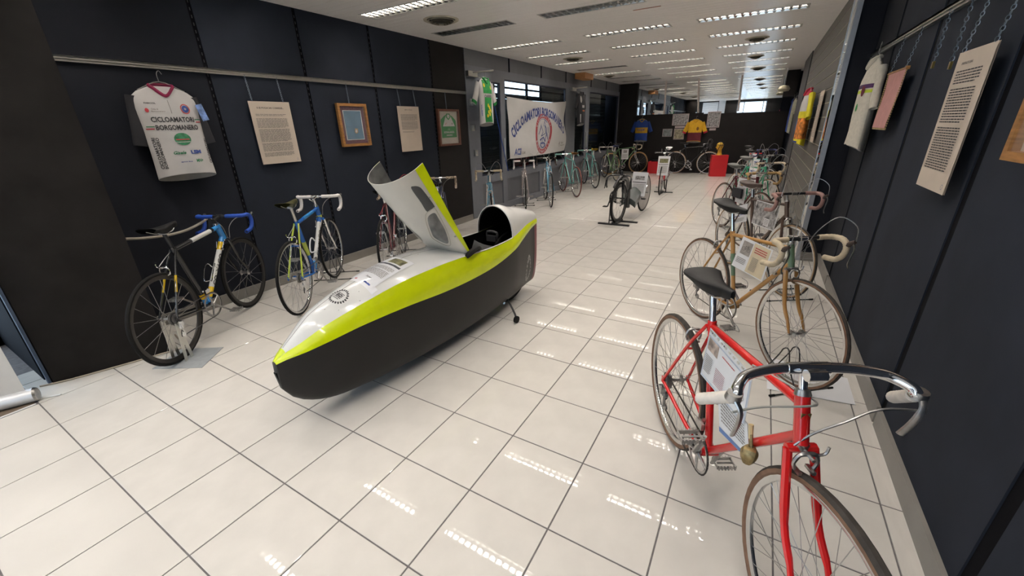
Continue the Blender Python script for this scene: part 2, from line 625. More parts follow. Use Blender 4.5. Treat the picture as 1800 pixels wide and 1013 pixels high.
# ---- far wall: black board with mirrors above
wf = MB().b2((-1.7, FY + 0.02, 0), (4.7, FY + 0.14, H + 0.12)).build('wall_far', m_dark, smooth=False)
struct(wf)
MB().b2((LX, FY - 0.1, 0), (-0.05, FY + 0.02, H)).build('board_column', m_black, wf, smooth=False)
MB().b2((-0.05, FY - 0.06, 0), (2.0, FY + 0.02, 1.78)).build('black_board', m_black, wf, smooth=False)
MB().b2((2.004, FY - 0.06, 0), (4.2, FY + 0.02, 1.745)).build('black_board', m_black, wf, smooth=False)
MB().b2((3.98, FY - 0.5, 2.10), (4.26, FY + 0.02, H)).build('board_column', m_black, wf, smooth=False)
mir = MB().b2((-0.05, FY, 1.74), (3.98, FY + 0.02, H)).build('wall_mirror', m_mirror, wf, smooth=False)
m_pole = mat('pink_white_strip', (0.80, 0.70, 0.66), 0.5, noise=0.05)
for xa, xb in ((0.80, 0.83), (1.74, 1.84), (2.89, 2.93)):
    MB().tube([(xb, FY - 0.02, 1.78), (xa, FY - 0.02, H)], 0.026, 6).build('mirror_joint_strip', m_pole, wf)

# ---- ceiling
LROWS = [-2.64, -1.44, -0.24, 0.96, 2.16, 3.48, 4.68, 6.12, 7.32, 8.52, 9.72, 10.92, 12.12, 13.32]
LCOLS = [(-0.33, 0.84), (1.24, 2.41), (2.73, 3.91)]
ceil = MB().b2((-1.5, BY - 0.1, H + 0.12), (4.75, FY + 0.14, H + 0.2)).build('ceiling', m_void, smooth=False)
struct(ceil)
um = MB()
um.add([(-.5, -.5, 0), (.5, -.5, 0), (.5, .5, 0), (-.5, .5, 0), (-.5, -.475, -1), (.5, -.475, -1), (.5, .475, -1), (-.5, .475, -1), (-.5, -.5, -.7), (.5, -.5, -.7), (.5, .5, -.7), (-.5, .5, -.7)],
       [(0, 3, 2, 1), (4, 5, 6, 7), (8, 9, 5, 4), (10, 11, 7, 6), (0, 1, 9, 8), (2, 3, 11, 10), (1, 2, 10, 9), (3, 0, 8, 11), (9, 10, 6, 5), (11, 8, 4, 7)])
po = um.build('ceiling_plank', m_plank, ceil, smooth=False)
plank_mesh = po.data
bpy.data.objects.remove(po)
y = BY
VENTS = [(0.24, 4.08, 0.205), (0.30, 7.92, 0.19), (3.36, 7.98, 0.17), (3.3, 12.6, 0.17), (-0.1, 11.4, 0.15), (3.3, 10.2, 0.15)]
while y < FY - 0.01:
    yc = y + 0.06
    xl = -1.42 if y < 0.09 else LX
    spans = [(xl, RX)]
    if any(abs(yc - ry) < 0.1 for ry in LROWS):
        spans = []
        x = xl
        for a, b in LCOLS:
            spans.append((x, a))
            x = b
        spans.append((x, RX))
    for a, b in spans:
        o = bpy.data.objects.new('ceiling_plank', plank_mesh)
        o.location = ((a + b) / 2, yc, H + 0.012)
        o.scale = (b - a - 0.001, 0.1188, 0.012)
        o.parent = ceil
        COL.objects.link(o)
    y += 0.12

# ---- ceiling lights: recessed louvre fittings
half = {}


def make_light(x0, x1, yc, mode):
    """mode 'both','near','far','off' : which tube burns"""
    W = x1 - x0
    t = thing('ceiling_light', ((x0 + x1) / 2, yc, H), '', 'ceiling light', group='louvred fluorescent lights in the plank ceiling')
    h = MB()
    for s in (-1, 1):
        h.b2((-W / 2, s * 0.12, 0), (W / 2, s * 0.117, 0.10))
        h.b2((s * W / 2, -0.12, 0), (s * (W / 2 - 0.003), 0.12, 0.10))
    h.b2((-W / 2, -0.12, 0.098), (W / 2, 0.12, 0.102))
    h.build('housing', m_lampoff, t, smooth=False)
    fr = ringbox(W / 2, 0.12, 0.012, -0.004, 0.004)
    fr.build('frame', mat('fixture_frame_white', (0.5, 0.49, 0.46), 0.4, noise=0.03), t, smooth=False)
    lv = MB()
    lv.b2((-W / 2 + .01, -0.008, 0.0), (W / 2 - .01, 0.008, 0.048))
    n = 14
    for s in (-1, 1):
        for k in range(n + 1):
            x = -W / 2 + 0.01 + (W - 0.02) * k / n
            ya, yb = s * 0.008, s * 0.108
            lv.add([(x - 0.0015, ya, 0.048), (x - 0.0015, yb, 0.048), (x - 0.007, yb, 0), (x - 0.020, (ya + yb) / 2, 0.002), (x - 0.007, ya, 0),
                    (x + 0.0015, ya, 0.048), (x + 0.0015, yb, 0.048), (x + 0.007, yb, 0), (x + 0.020, (ya + yb) / 2, 0.002), (x + 0.007, ya, 0)],
                   [(0, 1, 2, 3, 4), (5, 9, 8, 7, 6), (4, 3, 8, 9), (3, 2, 7, 8)])
        # sloped side reflectors
        lv.add([(-W / 2 + .01, s * 0.108, 0), (W / 2 - .01, s * 0.108, 0), (W / 2 - .01, s * 0.098, 0.05), (-W / 2 + .01, s * 0.098, 0.05)], [(0, 1, 2, 3)])
    lv.build('louvre', m_louvre, t, smooth=False)
    for s, nm in ((-1, 'near'), (1, 'far')):
        lit = mode in ('both', nm)
        MB().tube([(-W / 2 + 0.03, s * 0.058, 0.080), (W / 2 - 0.03, s * 0.058, 0.080)], 0.013, 8).build('fluorescent_tube', m_lamp if lit else m_lampoff, t)
    for s, nm in ((-1, 'near'), (1, 'far')):
        if mode in ('both', nm):
            d = bpy.data.lights.get('tube_light')
            if d is None:
                d = bpy.data.lights.new('tube_light', 'AREA')
                d.shape = 'RECTANGLE'
                d.size, d.size_y = 1.1, 0.06
                d.energy = TUBE_W
                d.color = (1.0, 0.92, 0.84)
            l = bpy.data.objects.new('tube_light', d)
            l.location = (0, s * 0.058, 0.064)
            l.parent = t
            COL.objects.link(l)
    return t


def light_for(x0, x1, yc, mode):
    if mode not in half:
        half[mode] = make_light(x0, x1, yc, mode)
        o = half[mode]
    else:
        o = copy_tree(half[mode])
        o.location = ((x0 + x1) / 2, yc, H)
    return o


ordn = ['first', 'second', 'third', 'fourth', 'fifth', 'sixth', 'seventh', 'eighth', 'ninth', 'tenth', 'eleventh', 'twelfth', 'thirteenth', 'fourteenth']
coln = ['left', 'middle', 'right']
for ri, ry in enumerate(LROWS):
    for ci, (a, b) in enumerate(LCOLS):
        mode = 'near'
        if ry == 4.68:
            mode = 'off' if ci < 2 else 'near'
        if ry == 0.96 and ci == 1:
            mode = 'off'
        if ry in (9.72,) and ci == 0:
            mode = 'off'
        if ry > 11.5 and ci == 0:
            mode = 'off'
        o = light_for(a, b, ry, mode)
        st = 'unlit' if mode == 'off' else 'lit'
        vis = [r for r in LROWS if r > (3 if ci == 0 else (4 if ci == 1 else 5.5))]
        if ry in vis:
            o['label'] = '%s louvred ceiling light, %s from the camera in the %s column' % (st, ordn[vis.index(ry)], coln[ci])
        else:
            o['label'] = '%s louvred ceiling light overhead in the %s column, %s row' % (st, coln[ci], ordn[ri])


def vent(x, y, r, label):
    t = thing('ceiling_vent', (x, y, H), label, 'air vent')
    MB().rev([(r, 0.0), (r, -0.006), (r * 0.93, -0.012), (r * 0.80, -0.004), (r * 0.80, 0.0)], (0, 0, 0), 'z', 28).build('rim', m_vent, t)
    for k, (ra, d) in enumerate(((0.74, 0.018), (0.58, 0.03), (0.42, 0.04), (0.26, 0.046))):
        MB().rev([(r * ra, -d + 0.022), (r * (ra + 0.05), -d - 0.001), (r * (ra - 0.02), -d), (r * (ra - 0.06), -d + 0.02)], (0, 0, 0), 'z', 28).build('cone_ring', m_vent if k < 1 else m_ventdk, t)
    MB().rev([(0.001, -0.058), (r * 0.14, -0.054), (r * 0.12, -0.02), (0.001, -0.02)], (0, 0, 0), 'z', 20).build('centre_cap', m_vent, t)
    MB().rev([(r * 0.86, 0.001), (0.001, 0.001)], (0, 0, -0.003), 'z', 28).build('throat', m_dark, t)


vl = ['large round ceiling vent over the left wall, nearest one', 'round ceiling vent above the banner end of the joinery wall', 'round ceiling vent on the right, nearest on that side', 'round ceiling vent on the right, far end of the room',
      'small round vent on the left far ceiling', 'round ceiling vent on the right between two farther vents']
for (x, y, r), l in zip(VENTS, vl):
    vent(x, y, r, l)
o = MB().b2((2.2, 5.06, H - 0.004), (2.5, 5.075, H - 0.001)).build('rust_strip', mat('rust_orange', (0.28, 0.07, 0.02), 0.6, noise=0.3), smooth=False)
tag(o, 'short rust-orange strip on the ceiling between the light columns', 'strip')
o = MB().b2((-0.56, 10.15, 2.6), (-0.30, 10.75, H - 0.002)).build('cardboard_box', mat('orange_cardboard', (0.36, 0.17, 0.06), 0.6, noise=0.1, bump=0.2), smooth=False)
tag(o, 'orange-brown box fixed under the ceiling above the grey joinery', 'box')

# ---- picture rails
def rail(x, y0, y1, sgn, label):
    mb = MB()
    mb.b2((x, y0, 2.065), (x + 0.012 * sgn, y1, 2.105)).b2((x + 0.012 * sgn, y0, 2.092), (x + 0.03 * sgn, y1, 2.105)).b2((x + 0.012 * sgn, y0, 2.065), (x + 0.026 * sgn, y1, 2.075))
    mb.b2((x + 0.026 * sgn, y0, 2.082), (x + 0.03 * sgn, y1, 2.105))
    tag(mb.build('picture_rail', m_alu, smooth=False), label, 'rail')


rail(LX, 0.80, 5.64, 1, 'long silver picture rail on the left dark wall')
rail(RX, -0.6, 5.32, -1, 'silver picture rail on the right dark wall')

# ================================================================== GREY JOINERY (left, beyond the dark wall)
jf = struct(MB().b2((LX - 0.9, 5.66, 0), (LX - 0.8, FY, H + 0.1)).build('wall_joinery', m_dark, smooth=False))
fx = LX - 0.06


def jbox(name, y0, y1, z0, z1, m=m_frame_grey, x0=None, x1=LX, parent=jf):
    return MB().b2((fx if x0 is None else x0, y0, z0), (x1, y1, z1)).build(name, m, parent, smooth=False)


OPEN = [(6.00, 6.72, 0.72, 2.30), (6.88, 9.76, 0.73, 2.37), (10.38, 11.12, 0.72, 2.30), (11.42, 14.10, 0.76, 2.38)]
# posts
for a, b in ((5.66, 6.00), (6.72, 6.88), (9.76, 10.38), (11.12, 11.42), (14.10, 14.3)):
    jbox('post', a, b, 0, 2.40)
jbox('transom', 5.66, 14.3, 2.40, 2.50, x0=fx)
for (a, b, z0, z1) in OPEN:
    jbox('head_rail', a, b, z1, 2.40)
    jbox('sill_rail', a, b, 0.58, z0)
    jbox('bottom_rail', a, b, 0, 0.12)
ej = [5.66, 7.08, 8.43, 9.76, 11.5, 12.81, 14.15, 14.3]
for a, b in zip(ej[:-1], ej[1:]):
    jbox('upper_panel', a + 0.02, b - 0.02, 2.50, H + 0.02, m_frame_dk, x0=fx, x1=LX - 0.012)
    jbox('cover_strip', b - 0.02, b + 0.02, 2.50, H, m_dark, x0=fx, x1=LX - 0.004)
lp = [(6.08, 6.68), (6.92, 8.33), (8.45, 9.76), (10.42, 11.10), (11.46, 12.7), (12.8, 14.05)]
for a, b in lp:
    jbox('lower_panel', a - 0.09, b + 0.09, 0.12, 0.58, m_frame_dk, x1=LX - 0.025)
for a, b in ((8.33, 8.45), (12.7, 12.8)):
    jbox('muntin', a, b, 0.12, 0.58)
wn = 0
for k, (a, b, z0, z1) in enumerate(OPEN):
    nm = 'window_%d' % (k + 2) if k in (1, 3) else 'door_%d' % (k // 2 + 2)
    fr = MB()
    t_ = 0.025
    fr.b2((fx + .01, a, z0), (LX - .01, a + t_, z1)).b2((fx + .01, b - t_, z0), (LX - .01, b, z1)).b2((fx + .01, a, z0), (LX - .01, b, z0 + t_)).b2((fx + .01, a, z1 - t_), (LX - .01, b, z1))
    w = struct(fr.build(nm, mat('dark_blue_gasket', (0.02, 0.025, 0.05), 0.5, noise=0.1), smooth=False))
    MB().b2((LX - 0.038, a + t_, z0 + t_), (LX - 0.034, b - t_, z1 - t_)).build('pane', m_glass, w, smooth=False)
    if k in (0, 2):
        MB().tube([(LX + 0.03, b + 0.06, 0.95), (LX + 0.03, b + 0.06, 1.35)], 0.012, 8).build('handle', m_alu, w)
# dark roller shutters behind the glass, daylight above them
sh = MB()
z = 0.0
while z < 2.14:
    sh.b2((LX - 0.50, 5.7, z), (LX - 0.47, 14.2, z + 0.092), m_shutter)
    z += 0.1
sh = sh.build('roller_shutter', None, jf, smooth=False)
bk = MB()
bk.b2((LX - 0.5, 5.7, 2.29), (LX - 0.46, 14.2, 2.325), m_dark)
bk.b2((LX - 0.5, 9.3, 2.14), (LX - 0.48, 14.2, 2.75), mat('smoked_panel', (0.06, 0.07, 0.075), 0.3, noise=0.1))
for y in (5.9, 7.2, 8.6, 9.3):
    bk.b2((LX - 0.5, y, 2.1), (LX - 0.46, y + 0.06, 2.75), m_dark)
bk.build('shutter_bars', None, jf, smooth=False)
# lift the back wall of the joinery so daylight shows above the shutter
bpy.data.objects['wall_joinery'].data.transform(Matrix.Translation((0, 0, 0)))
me = jf.data
for v in me.vertices:
    if v.co.z > 1:
        v.co.z = 2.12
struct(MB().b2((LX - 0.9, 5.5, 0), (LX - 0.02, 5.66, H + 0.1)).build('wall_return', m_dark, smooth=False))

# door closers and hangers on the joinery
def closer(y, label):
    t = thing('door_closer', (LX, y, 2.36), label, 'door closer')
    MB().b2((0, -0.13, -0.03), (0.06, 0.13, 0.05)).build('body', m_alu, t, smooth=False)
    MB().tube([(0.06, 0.0, 0.03), (0.30, 0.25, 0.06)], 0.012, 6).build('arm', m_alu, t)
    MB().tube([(0.05, 0.05, 0.0), (0.08, 0.5, -0.12)], 0.006, 6).build('rod', m_steel, t)


closer(5.80, 'silver door closer above the green and white jersey')
closer(10.15, 'silver door closer above the dark jersey past the banner')
for y, z in ((5.75, 1.95), (5.75, 1.55), (5.80, 1.14)):
    o = MB().b2((LX, y - 0.03, z - 0.05), (LX + 0.035, y + 0.05, z + 0.05)).b2((LX + 0.035, y, z - 0.02), (LX + 0.05, y + 0.02, z + 0.02)).build('lock_block', m_alu, smooth=False)
    tag(o, {1.95: 'top silver lock block on the grey post by the dark wall', 1.55: 'middle silver lock block on the grey post by the dark wall', 1.14: 'lowest silver lock block on the grey post by the dark wall'}[z], 'lock')
o = MB().tube([(LX + 0.05, 6.35, 2.1), (LX + 0.12, 6.72, 0.75)], 0.008, 6).build('blue_rod', m_jblue)
tag(o, 'thin blue rod leaning across the glazed door behind the green jersey', 'rod')

# ================================================================== SLATWALL BLOCK on the right
sx = 4.26
sw = struct(MB().b2((sx + 0.02, 5.34, 0), (RX + 0.02, 12.0, H)).build('wall_block', m_navy2, smooth=False))
MB().b2((sx + 0.02, 5.325, 0.1), (RX, 5.34, H)).build('end_panel', m_navy2, sw, smooth=False)
MB().b2((sx + 0.02, 5.31, 0), (RX, 5.34, 0.1)).build('skirting_board', m_base, sw, smooth=False)
m_silver = mat('silver_edge', (0.40, 0.43, 0.48), 0.35, 0.4, noise=0.05)
MB().b2((sx, 5.30, 0), (sx + 0.045, 5.36, H)).build('edge_strip', m_silver, sw, smooth=False)
MB().b2((sx, 5.36, 0), (sx + 0.02, 5.58, H)).build('mirror_strip', m_mirror, sw, smooth=False)
MB().b2((sx - 0.004, 5.58, 0), (sx + 0.02, 5.61, H)).build('edge_strip', m_silver, sw, smooth=False)
m_slat = mat('grey_slat_board', (0.105, 0.098, 0.088), 0.5, noise=0.06, scale=5)
m_slatedge = mat('slat_light_groove', (0.50, 0.46, 0.36), 0.5, noise=0.06)
z = 0.06
while z < H - 0.02:
    z2 = min(z + 0.135, H)
    MB().b2((sx - 0.002, 5.61, z), (sx + 0.018, 10.2, z2)).build('slat_board', m_slat, sw, smooth=False)
    MB().b2((sx + 0.004, 5.61, z2), (sx + 0.02, 10.2, z2 + 0.015)).build('slat_groove', m_slatedge, sw, smooth=False)
    z += 0.15
m_greycol = mat('dark_grey_board', (0.045, 0.045, 0.05), 0.6, noise=0.08, scale=6)
MB().b2((sx - 0.02, 10.2, 0), (sx + 0.02, 12.0, H)).build('grey_board', m_greycol, sw, smooth=False)
MB().b2((sx + 0.03, 12.05, 0), (RX, 13.8, 2.1)).build('navy_board', m_navy, sw, smooth=False)
lampw = thing('wall_lamp', (3.95, 13.2, 2.25), 'small white lamp with a rounded shade in the far right corner', 'lamp')
MB().rev([(0.001, 0.09), (0.10, 0.07), (0.14, 0.0), (0.11, -0.05), (0.001, -0.06)], (0, 0, 0), 'z', 16).build('shade', mat('cream_shade', (0.5, 0.45, 0.32), 0.4, noise=0.05), lampw)
MB().tube([(0, 0, 0.08), (0, 0, 0.47)], 0.01, 6).build('stem', m_steel, lampw)

# ================================================================== BICYCLES
RW = 0.338     # wheel radius


def wheel(root, name, cx, xf, tire=m_rubber, side=None, rim=m_rim, spokes=32, R=RW, deep=0.0, cogs=False, disc=None, tr=0.0125, hubm=m_steel):
    c = (cx, 0, R)
    side = side or tire
    rm = MB()
    ri = R - 2 * tr + 0.004
    rm.rev([(ri, 0.0105), (ri - 0.004, 0.0105), (ri - 0.017 - deep, 0.006), (ri - 0.019 - deep, 0.0), (ri - 0.017 - deep, -0.006), (ri - 0.004, -0.0105), (ri, -0.0105)], c, 'y', 48, close=True)
    w = rm.xf(xf).build(name, rim, root)
    tb = MB()
    prof, ms = [], []
    for k in range(8):
        a = 2 * PI * k / 8 + PI / 8
        prof.append((R - tr + tr * math.cos(a), tr * math.sin(a)))
    for k in range(8):
        a = 2 * PI * (k + 0.5) / 8 + PI / 8
        ms.append(tire if math.cos(a) > 0.3 else side)
    tb.rev(prof, c, 'y', 48, ms=ms, close=True).xf(xf).build('tire', None, w)
    hb = MB()
    hb.rev([(0.001, 0.062), (0.006, 0.062), (0.006, 0.04), (0.024, 0.034), (0.024, 0.030), (0.010, 0.026), (0.010, -0.026), (0.024, -0.030), (0.024, -0.034), (0.006, -0.04), (0.006, -0.062), (0.001, -0.062)], c, 'y', 12)
    if cogs:
        for k in range(6):
            r = 0.024 + 0.0045 * k
            y = -0.050 + 0.0036 * k
            hb.rev([(0.01, y), (r, y), (r, y + 0.0018), (0.01, y + 0.0018)], c, 'y', 18)
    hb.xf(xf).build('hub', hubm, w)
    if disc:
        MB().rev([(ri - 0.015, 0.008), (0.03, 0.026), (0.001, 0.026)], c, 'y', 40).rev([(ri - 0.015, -0.008), (0.03, -0.026), (0.001, -0.026)], c, 'y', 40).xf(xf).build('disc', disc, w)
    else:
        sp = MB()
        cross = 1.05 if spokes > 20 else 0.5
        for k in range(spokes):
            a = 2 * PI * k / spokes
            sd = 1 if k % 2 else -1
            da = cross if (k // 2) % 2 else -cross
            r2 = ri - 0.017 - deep
            p = V((cx + 0.023 * math.cos(a + da), sd * 0.031, R + 0.023 * math.sin(a + da)))
            q = V((cx + r2 * math.cos(a), sd * 0.003, R + r2 * math.sin(a)))
            sp.tube([p, q], 0.00125 if spokes > 20 else 0.0018, 3, caps=False)
        sp.xf(xf).build('spokes', m_spoke, w, kind='stuff')
    return w


def saddle(root, x, z, m, tilt=0.0, rails=m_steel):
    def f(u, v):
        # u nose->tail, v around the top
        L = 0.285
        s = u
        w = 0.019 + 0.064 * (max(0.0, (s - 0.22) / 0.78) ** 1.15 if s > 0.22 else 0.0) + 0.004 * s
        if s > 0.93:
            w *= 1 - (s - 0.93) * 3.0
        if s < 0.06:
            w *= 0.45 + s / 0.06 * 0.55
        a = PI * (v * 1.5 - 0.25)
        y = w * math.cos(a)
        top = 0.0 + 0.012 * math.cos(s * 5.2) * 0.6 + 0.010 * s
        dep = 0.020 + 0.034 * math.sin(PI * min(1.0, 0.08 + 0.9 * s)) ** 0.8
        zz = top + (math.sin(a) * 0.012 if math.sin(a) > 0 else math.sin(a) * dep)
        return V((x + 0.145 - L * s, y, z - 0.012 + zz - tilt * (0.5 - s) * 0.1))
    mb = MB().grid(f, 14, 12)
    o = mb.build('saddle', m, root)
    r = MB()
    for s in (-1, 1):
        r.tube(ccat([(x + 0.11, s * 0.008, z - 0.025), (x + 0.06, s * 0.02, z - 0.048), (x - 0.03, s * 0.022, z - 0.05), (x - 0.10, s * 0.035, z - 0.02)], 4), 0.0035, 5)
    r.box((x, 0, z - 0.05), (0.03, 0.05, 0.018))
    r.build('saddle_rails', rails, o)
    return o


def handlebar(root, xf, bx, bz, m_tape, m_bar=m_chrome, tape_from=0.07, hood=m_brownl, lever=m_chrome, cables='arc', cable=m_steel, half=0.205, drop=0.135, stem_from=None):
    base = [(0, 0.0, 0), (0, 0.10, 0), (0.002, half - 0.035, 0), (0.018, half - 0.008, 0), (0.055, half, -0.002), (0.085, half, -0.02), (0.096, half, -0.055), (0.082, half, -0.10), (0.045, half, -drop + 0.006), (0.0, half + 0.002, -drop), (-0.03, half + 0.004, -drop - 0.003)]
    bar = MB()
    pts = ccat(base, 4)
    full = [V((p.x, -p.y, p.z)) for p in pts[::-1]][:-1] + pts
    bar.tube([V((bx + p.x, p.y, bz + p.z)) for p in full], 0.012, 8)
    hb = bar.xf(xf).build('handlebar', m_bar, root)
    if m_tape:
        for s in (-1, 1):
            tp = [V((bx + p.x, s * p.y, bz + p.z)) for p in pts if p.y > tape_from]
            rs = [0.0158 + (0.0012 if k % 2 else 0) for k in range(len(tp))]
            MB().tube(tp, rs, 10).xf(xf).build('bar_tape', m_tape, hb)
    for s in (-1, 1):
        lv = MB()
        hx, hz = bx + 0.094, bz - 0.022
        y = s * half
        hd = MB().tube(ccat([(hx - 0.006, y, hz - 0.018), (hx + 0.02, y, hz + 0.008), (hx + 0.042, y, hz + 0.022)], 3), [0.014] * 4 + [0.012] * 2 + [0.010], 8)
        hd.xf(xf).build('brake_hood', hood, hb)
        lv.tube(ccat([(hx + 0.036, y, hz + 0.012), (hx + 0.050, y, hz - 0.02), (hx + 0.040, y * 1.01, hz - 0.07), (hx + 0.030, y * 1.03, hz - 0.11), (hx + 0.038, y * 1.04, hz - 0.135)], 4), [0.006] * 8 + [0.005] * 9, 6, flat=0.55)
        lv.xf(xf).build('brake_lever', lever, hb)
        if cables == 'arc':
            tx, tz = bx - 0.06, bz - 0.10
            c = ccat([(hx + 0.046, y, hz + 0.026), (hx + 0.04, y * 0.93, hz + 0.11), (hx - 0.02, y * 0.62, hz + 0.155), (hx - 0.06, y * 0.25, hz + 0.07), (bx + 0.02, y * 0.08, bz - 0.06), (bx + 0.03, s * 0.01, bz - 0.17)], 5)
            MB().tube(c, 0.0026, 5).xf(xf).build('brake_cable', cable, hb)
        elif cables == 'low':
            c = ccat([(hx - 0.01, y * 0.9, hz + 0.0), (bx + 0.05, y * 0.5, bz - 0.03), (bx + 0.045, y * 0.15, bz - 0.10), (bx + 0.04, 0.01 * s, bz - 0.2)], 5)
            MB().tube(c, 0.0026, 5).xf(xf).build('brake_cable', cable, hb)
    return hb


def caliper(root, c, m, back=False, xf=lambda p: p):
    """side-pull caliper: arch over the tyre at c (x,0,z)"""
    x, _, z = c
    mb = MB()
    for s in (-1, 1):
        mb.tube(ccat([(x, 0, z + 0.012), (x, s * 0.022, z + 0.008), (x, s * 0.032, z - 0.018), (x, s * 0.026, z - 0.040)], 3), [0.007, 0.007, 0.007, 0.006, 0.006, 0.006, 0.005, 0.005, 0.005, 0.005], 6)
        mb.box((x, s * 0.019, z - 0.044), (0.034, 0.010, 0.009))
    mb.tube([(x - 0.02, 0, z + 0.01), (x + 0.025, 0, z + 0.01)], 0.005, 8)
    mb.tube(ccat([(x, 0.02, z + 0.006), (x, 0.045, z + 0.012), (x, 0.05, z + 0.035)], 3), 0.004, 5)
    mb.xf(xf).build('brake_caliper', m, root)


def tubeM(root, name, pts, r, m, n=10, xf=None):
    mb = MB().tube(pts, r, n)
    if xf:
        mb.xf(xf)
    return mb.build(name, m, root)


def bike(label, R, ang, frame, o=None, group=None):
    o = dict(o or {})
    g = o.get
    root = thing('racing_bicycle', (R[0], R[1], 0.0), label, 'bicycle', math.radians(ang), group)
    L = g('wb', 0.98)
    steer = math.radians(g('steer', 0))
    tl = g('tall', 0.0)
    L2 = L + g('hubx', 0.0)
    # key points
    RH = V((0, 0, RW)); BB = V((0.41, 0, 0.268))
    SC = V((0.262, 0, 0.79 + tl)); HT = V((0.785, 0, 0.845 + tl)); HBm = V((0.826 + (L - .98), 0, 0.712)); FH = V((L2, 0, RW))
    HT.x += (L - .98)
    ax = (HT - HBm).normalized()

    def xs(p):
        p = V(p)
        if not steer:
            return p
        q = p - HBm
        return HBm + Matrix.Rotation(steer, 3, ax) @ q
    idt = lambda p: p
    fm = frame if isinstance(frame, dict) else {}
    main = fm.get('main', frame if not isinstance(frame, dict) else None)
    G = lambda k: fm.get(k, main)
    wheel(root, 'front_wheel', L2, xs, g('tire', m_rubber), g('side'), g('rim', m_rim), g('spokes', 32), deep=g('deep', 0.0), disc=None, tr=g('tr', 0.0125))
    wheel(root, 'rear_wheel', 0.0, idt, g('tire', m_rubber), g('side'), g('rim', m_rim), g('spokes', 32), deep=g('deep', 0.0), cogs=True, disc=g('rdisc'), tr=g('tr', 0.0125))
    # frame
    fr = MB()
    fr.tube([(BB.x, -0.034, BB.z), (BB.x, 0.034, BB.z)], 0.021, 12)
    F = fr.build('frame', G('lug') or main, root)
    tubeM(F, 'seat_cluster', [SC + V((-0.003, 0, 0.012)), SC + V((0.004, 0, -0.03))], 0.0175, G('seat'))
    for s in (-1, 1):
        MB().box((RH.x, s * 0.062, RH.z), (0.03, 0.005, 0.03)).build('dropout', G('stay'), F, smooth=False)
    k = g('fat', 1.0)
    tubeM(F, 'seat_tube', [BB, SC], 0.0145 * k, G('seat'))
    tubeM(F, 'top_tube', [SC + V((0, 0, -0.012)), HT + V((0.004, 0, -0.025))], 0.0132 * k, G('top'))
    D1 = HBm + ax * 0.025
    tubeM(F, 'down_tube', [BB, D1], 0.0148 * k, G('down'))
    tubeM(F, 'head_tube', [HBm, HT], 0.0185 * k, G('head'))
    if g('bands'):
        for nm, a, b, mm in g('bands'):
            P, Q = {'down': (BB, D1), 'seat': (BB, SC), 'top': (SC + V((0, 0, -.012)), HT + V((.004, 0, -.025))), 'head': (HBm, HT)}[nm]
            rr_ = {'down': 0.0152, 'seat': 0.0149, 'top': 0.0136, 'head': 0.019}[nm] * k
            tubeM(F, 'colour_band', [P.lerp(Q, a), P.lerp(Q, b)], rr_, mm)
    if g('lug'):
        for P, Q, r_ in ((SC, BB, .0165), (HT + V((.004, 0, -.025)), SC, .0150), (D1, BB, .0165)):
            d = (Q - P).normalized()
            tubeM(F, 'lug', [P, P + d * 0.045], r_ * k, g('lug'))
    for s in (-1, 1):
        tubeM(F, 'chainstay', ccat([(BB.x - 0.02, s * 0.022, BB.z), (BB.x - 0.12, s * 0.040, BB.z + 0.012), (0.0, s * 0.062, RW)], 4), [0.0105] * 4 + [0.009] * 4 + [0.0065], G('stay'), 8)
        tubeM(F, 'seatstay', ccat([SC + V((-0.005, s * 0.018, -0.01)), (0.16, s * 0.036, 0.63 + tl * .6), (0.0, s * 0.062, RW)], 4), 0.0075, G('sstay') or G('stay'), 8)
    if g('stay2'):
        for s in (-1, 1):
            P, Q = V((0.0, s * 0.062, RW)), V((0.16, s * 0.036, 0.63 + tl * .6))
            tubeM(F, 'colour_band', [Q.lerp(P, .05), Q.lerp(P, .42)], 0.0081, g('stay2'))
    tubeM(F, 'stay_bridge', [(0.135, -0.03, 0.60), (0.135, 0.03, 0.60)], 0.006, G('stay'), 6)
    if g('text'):
        tx = g('text')
        d = (D1 - BB).normalized()
        n1 = V((-d.z, 0, d.x))
        for s in (-1, 1):
            tmb = MB()
            org = BB.lerp(D1, 0.5)
            sg = 1 if s < 0 else -1

            def fn(x, y, org=org, sg=sg, s=s):
                a = y / (0.0152 * k)
                return org + d * (x * sg) + n1 * (math.sin(a) * 0.0156 * k * 1.0) * sg + V((0, s * math.cos(a) * 0.0156 * k, 0))
            text_mb(tmb, tx[0], fn, w=tx[1], h=tx[2], bold=0.05)
            tmb.build('lettering', tx[3], F, smooth=False)
    # fork
    fk = MB()
    cr = HBm + V((0.004, 0, -0.012))
    rake = V((0.292, 0, -0.956))
    fk.tube([(cr.x, -0.040, cr.z), (cr.x, 0.040, cr.z)], 0.0135, 8)
    fo = fk.xf(xs).build('fork', G('crown') or G('fork'), root)
    for s in (-1, 1):
        mid = cr + (V((L2 - 0.045, 0, RW)) - cr) * 0.55
        pts = ccat([cr + V((0, s * 0.036, 0)), V((mid.x, s * 0.046, mid.z)), V((L2 - 0.040, s * 0.050, RW + 0.075)), V((L2 - 0.003, s * 0.052, RW))], 4)
        tubeM(fo, 'fork_blade', pts, [0.0125] * 4 + [0.0105] * 4 + [0.0085] * 3 + [0.006, 0.006], G('fork'), 8, xf=xs)
    # headset, stem
    for P, dd in ((HT, 1), (HBm, -1)):
        MB().tube([P, P + ax * 0.016 * dd], [0.0215, 0.017], 12).xf(xs).build('headset_cup', g('metal', m_steel), root)
    sz = g('stemh', 0.045)
    ST = HT + ax * sz
    ex = g('stemx', 0.085)
    BC = ST + V((ex, 0, 0.012))
    st = MB().tube([HT, ST + ax * 0.004], 0.0112, 10).tube([ST + V((-0.01, 0, -0.004)), BC], [0.013, 0.011], 10).tube([(BC.x, -0.024, BC.z), (BC.x, 0.024, BC.z)], 0.0165, 10)
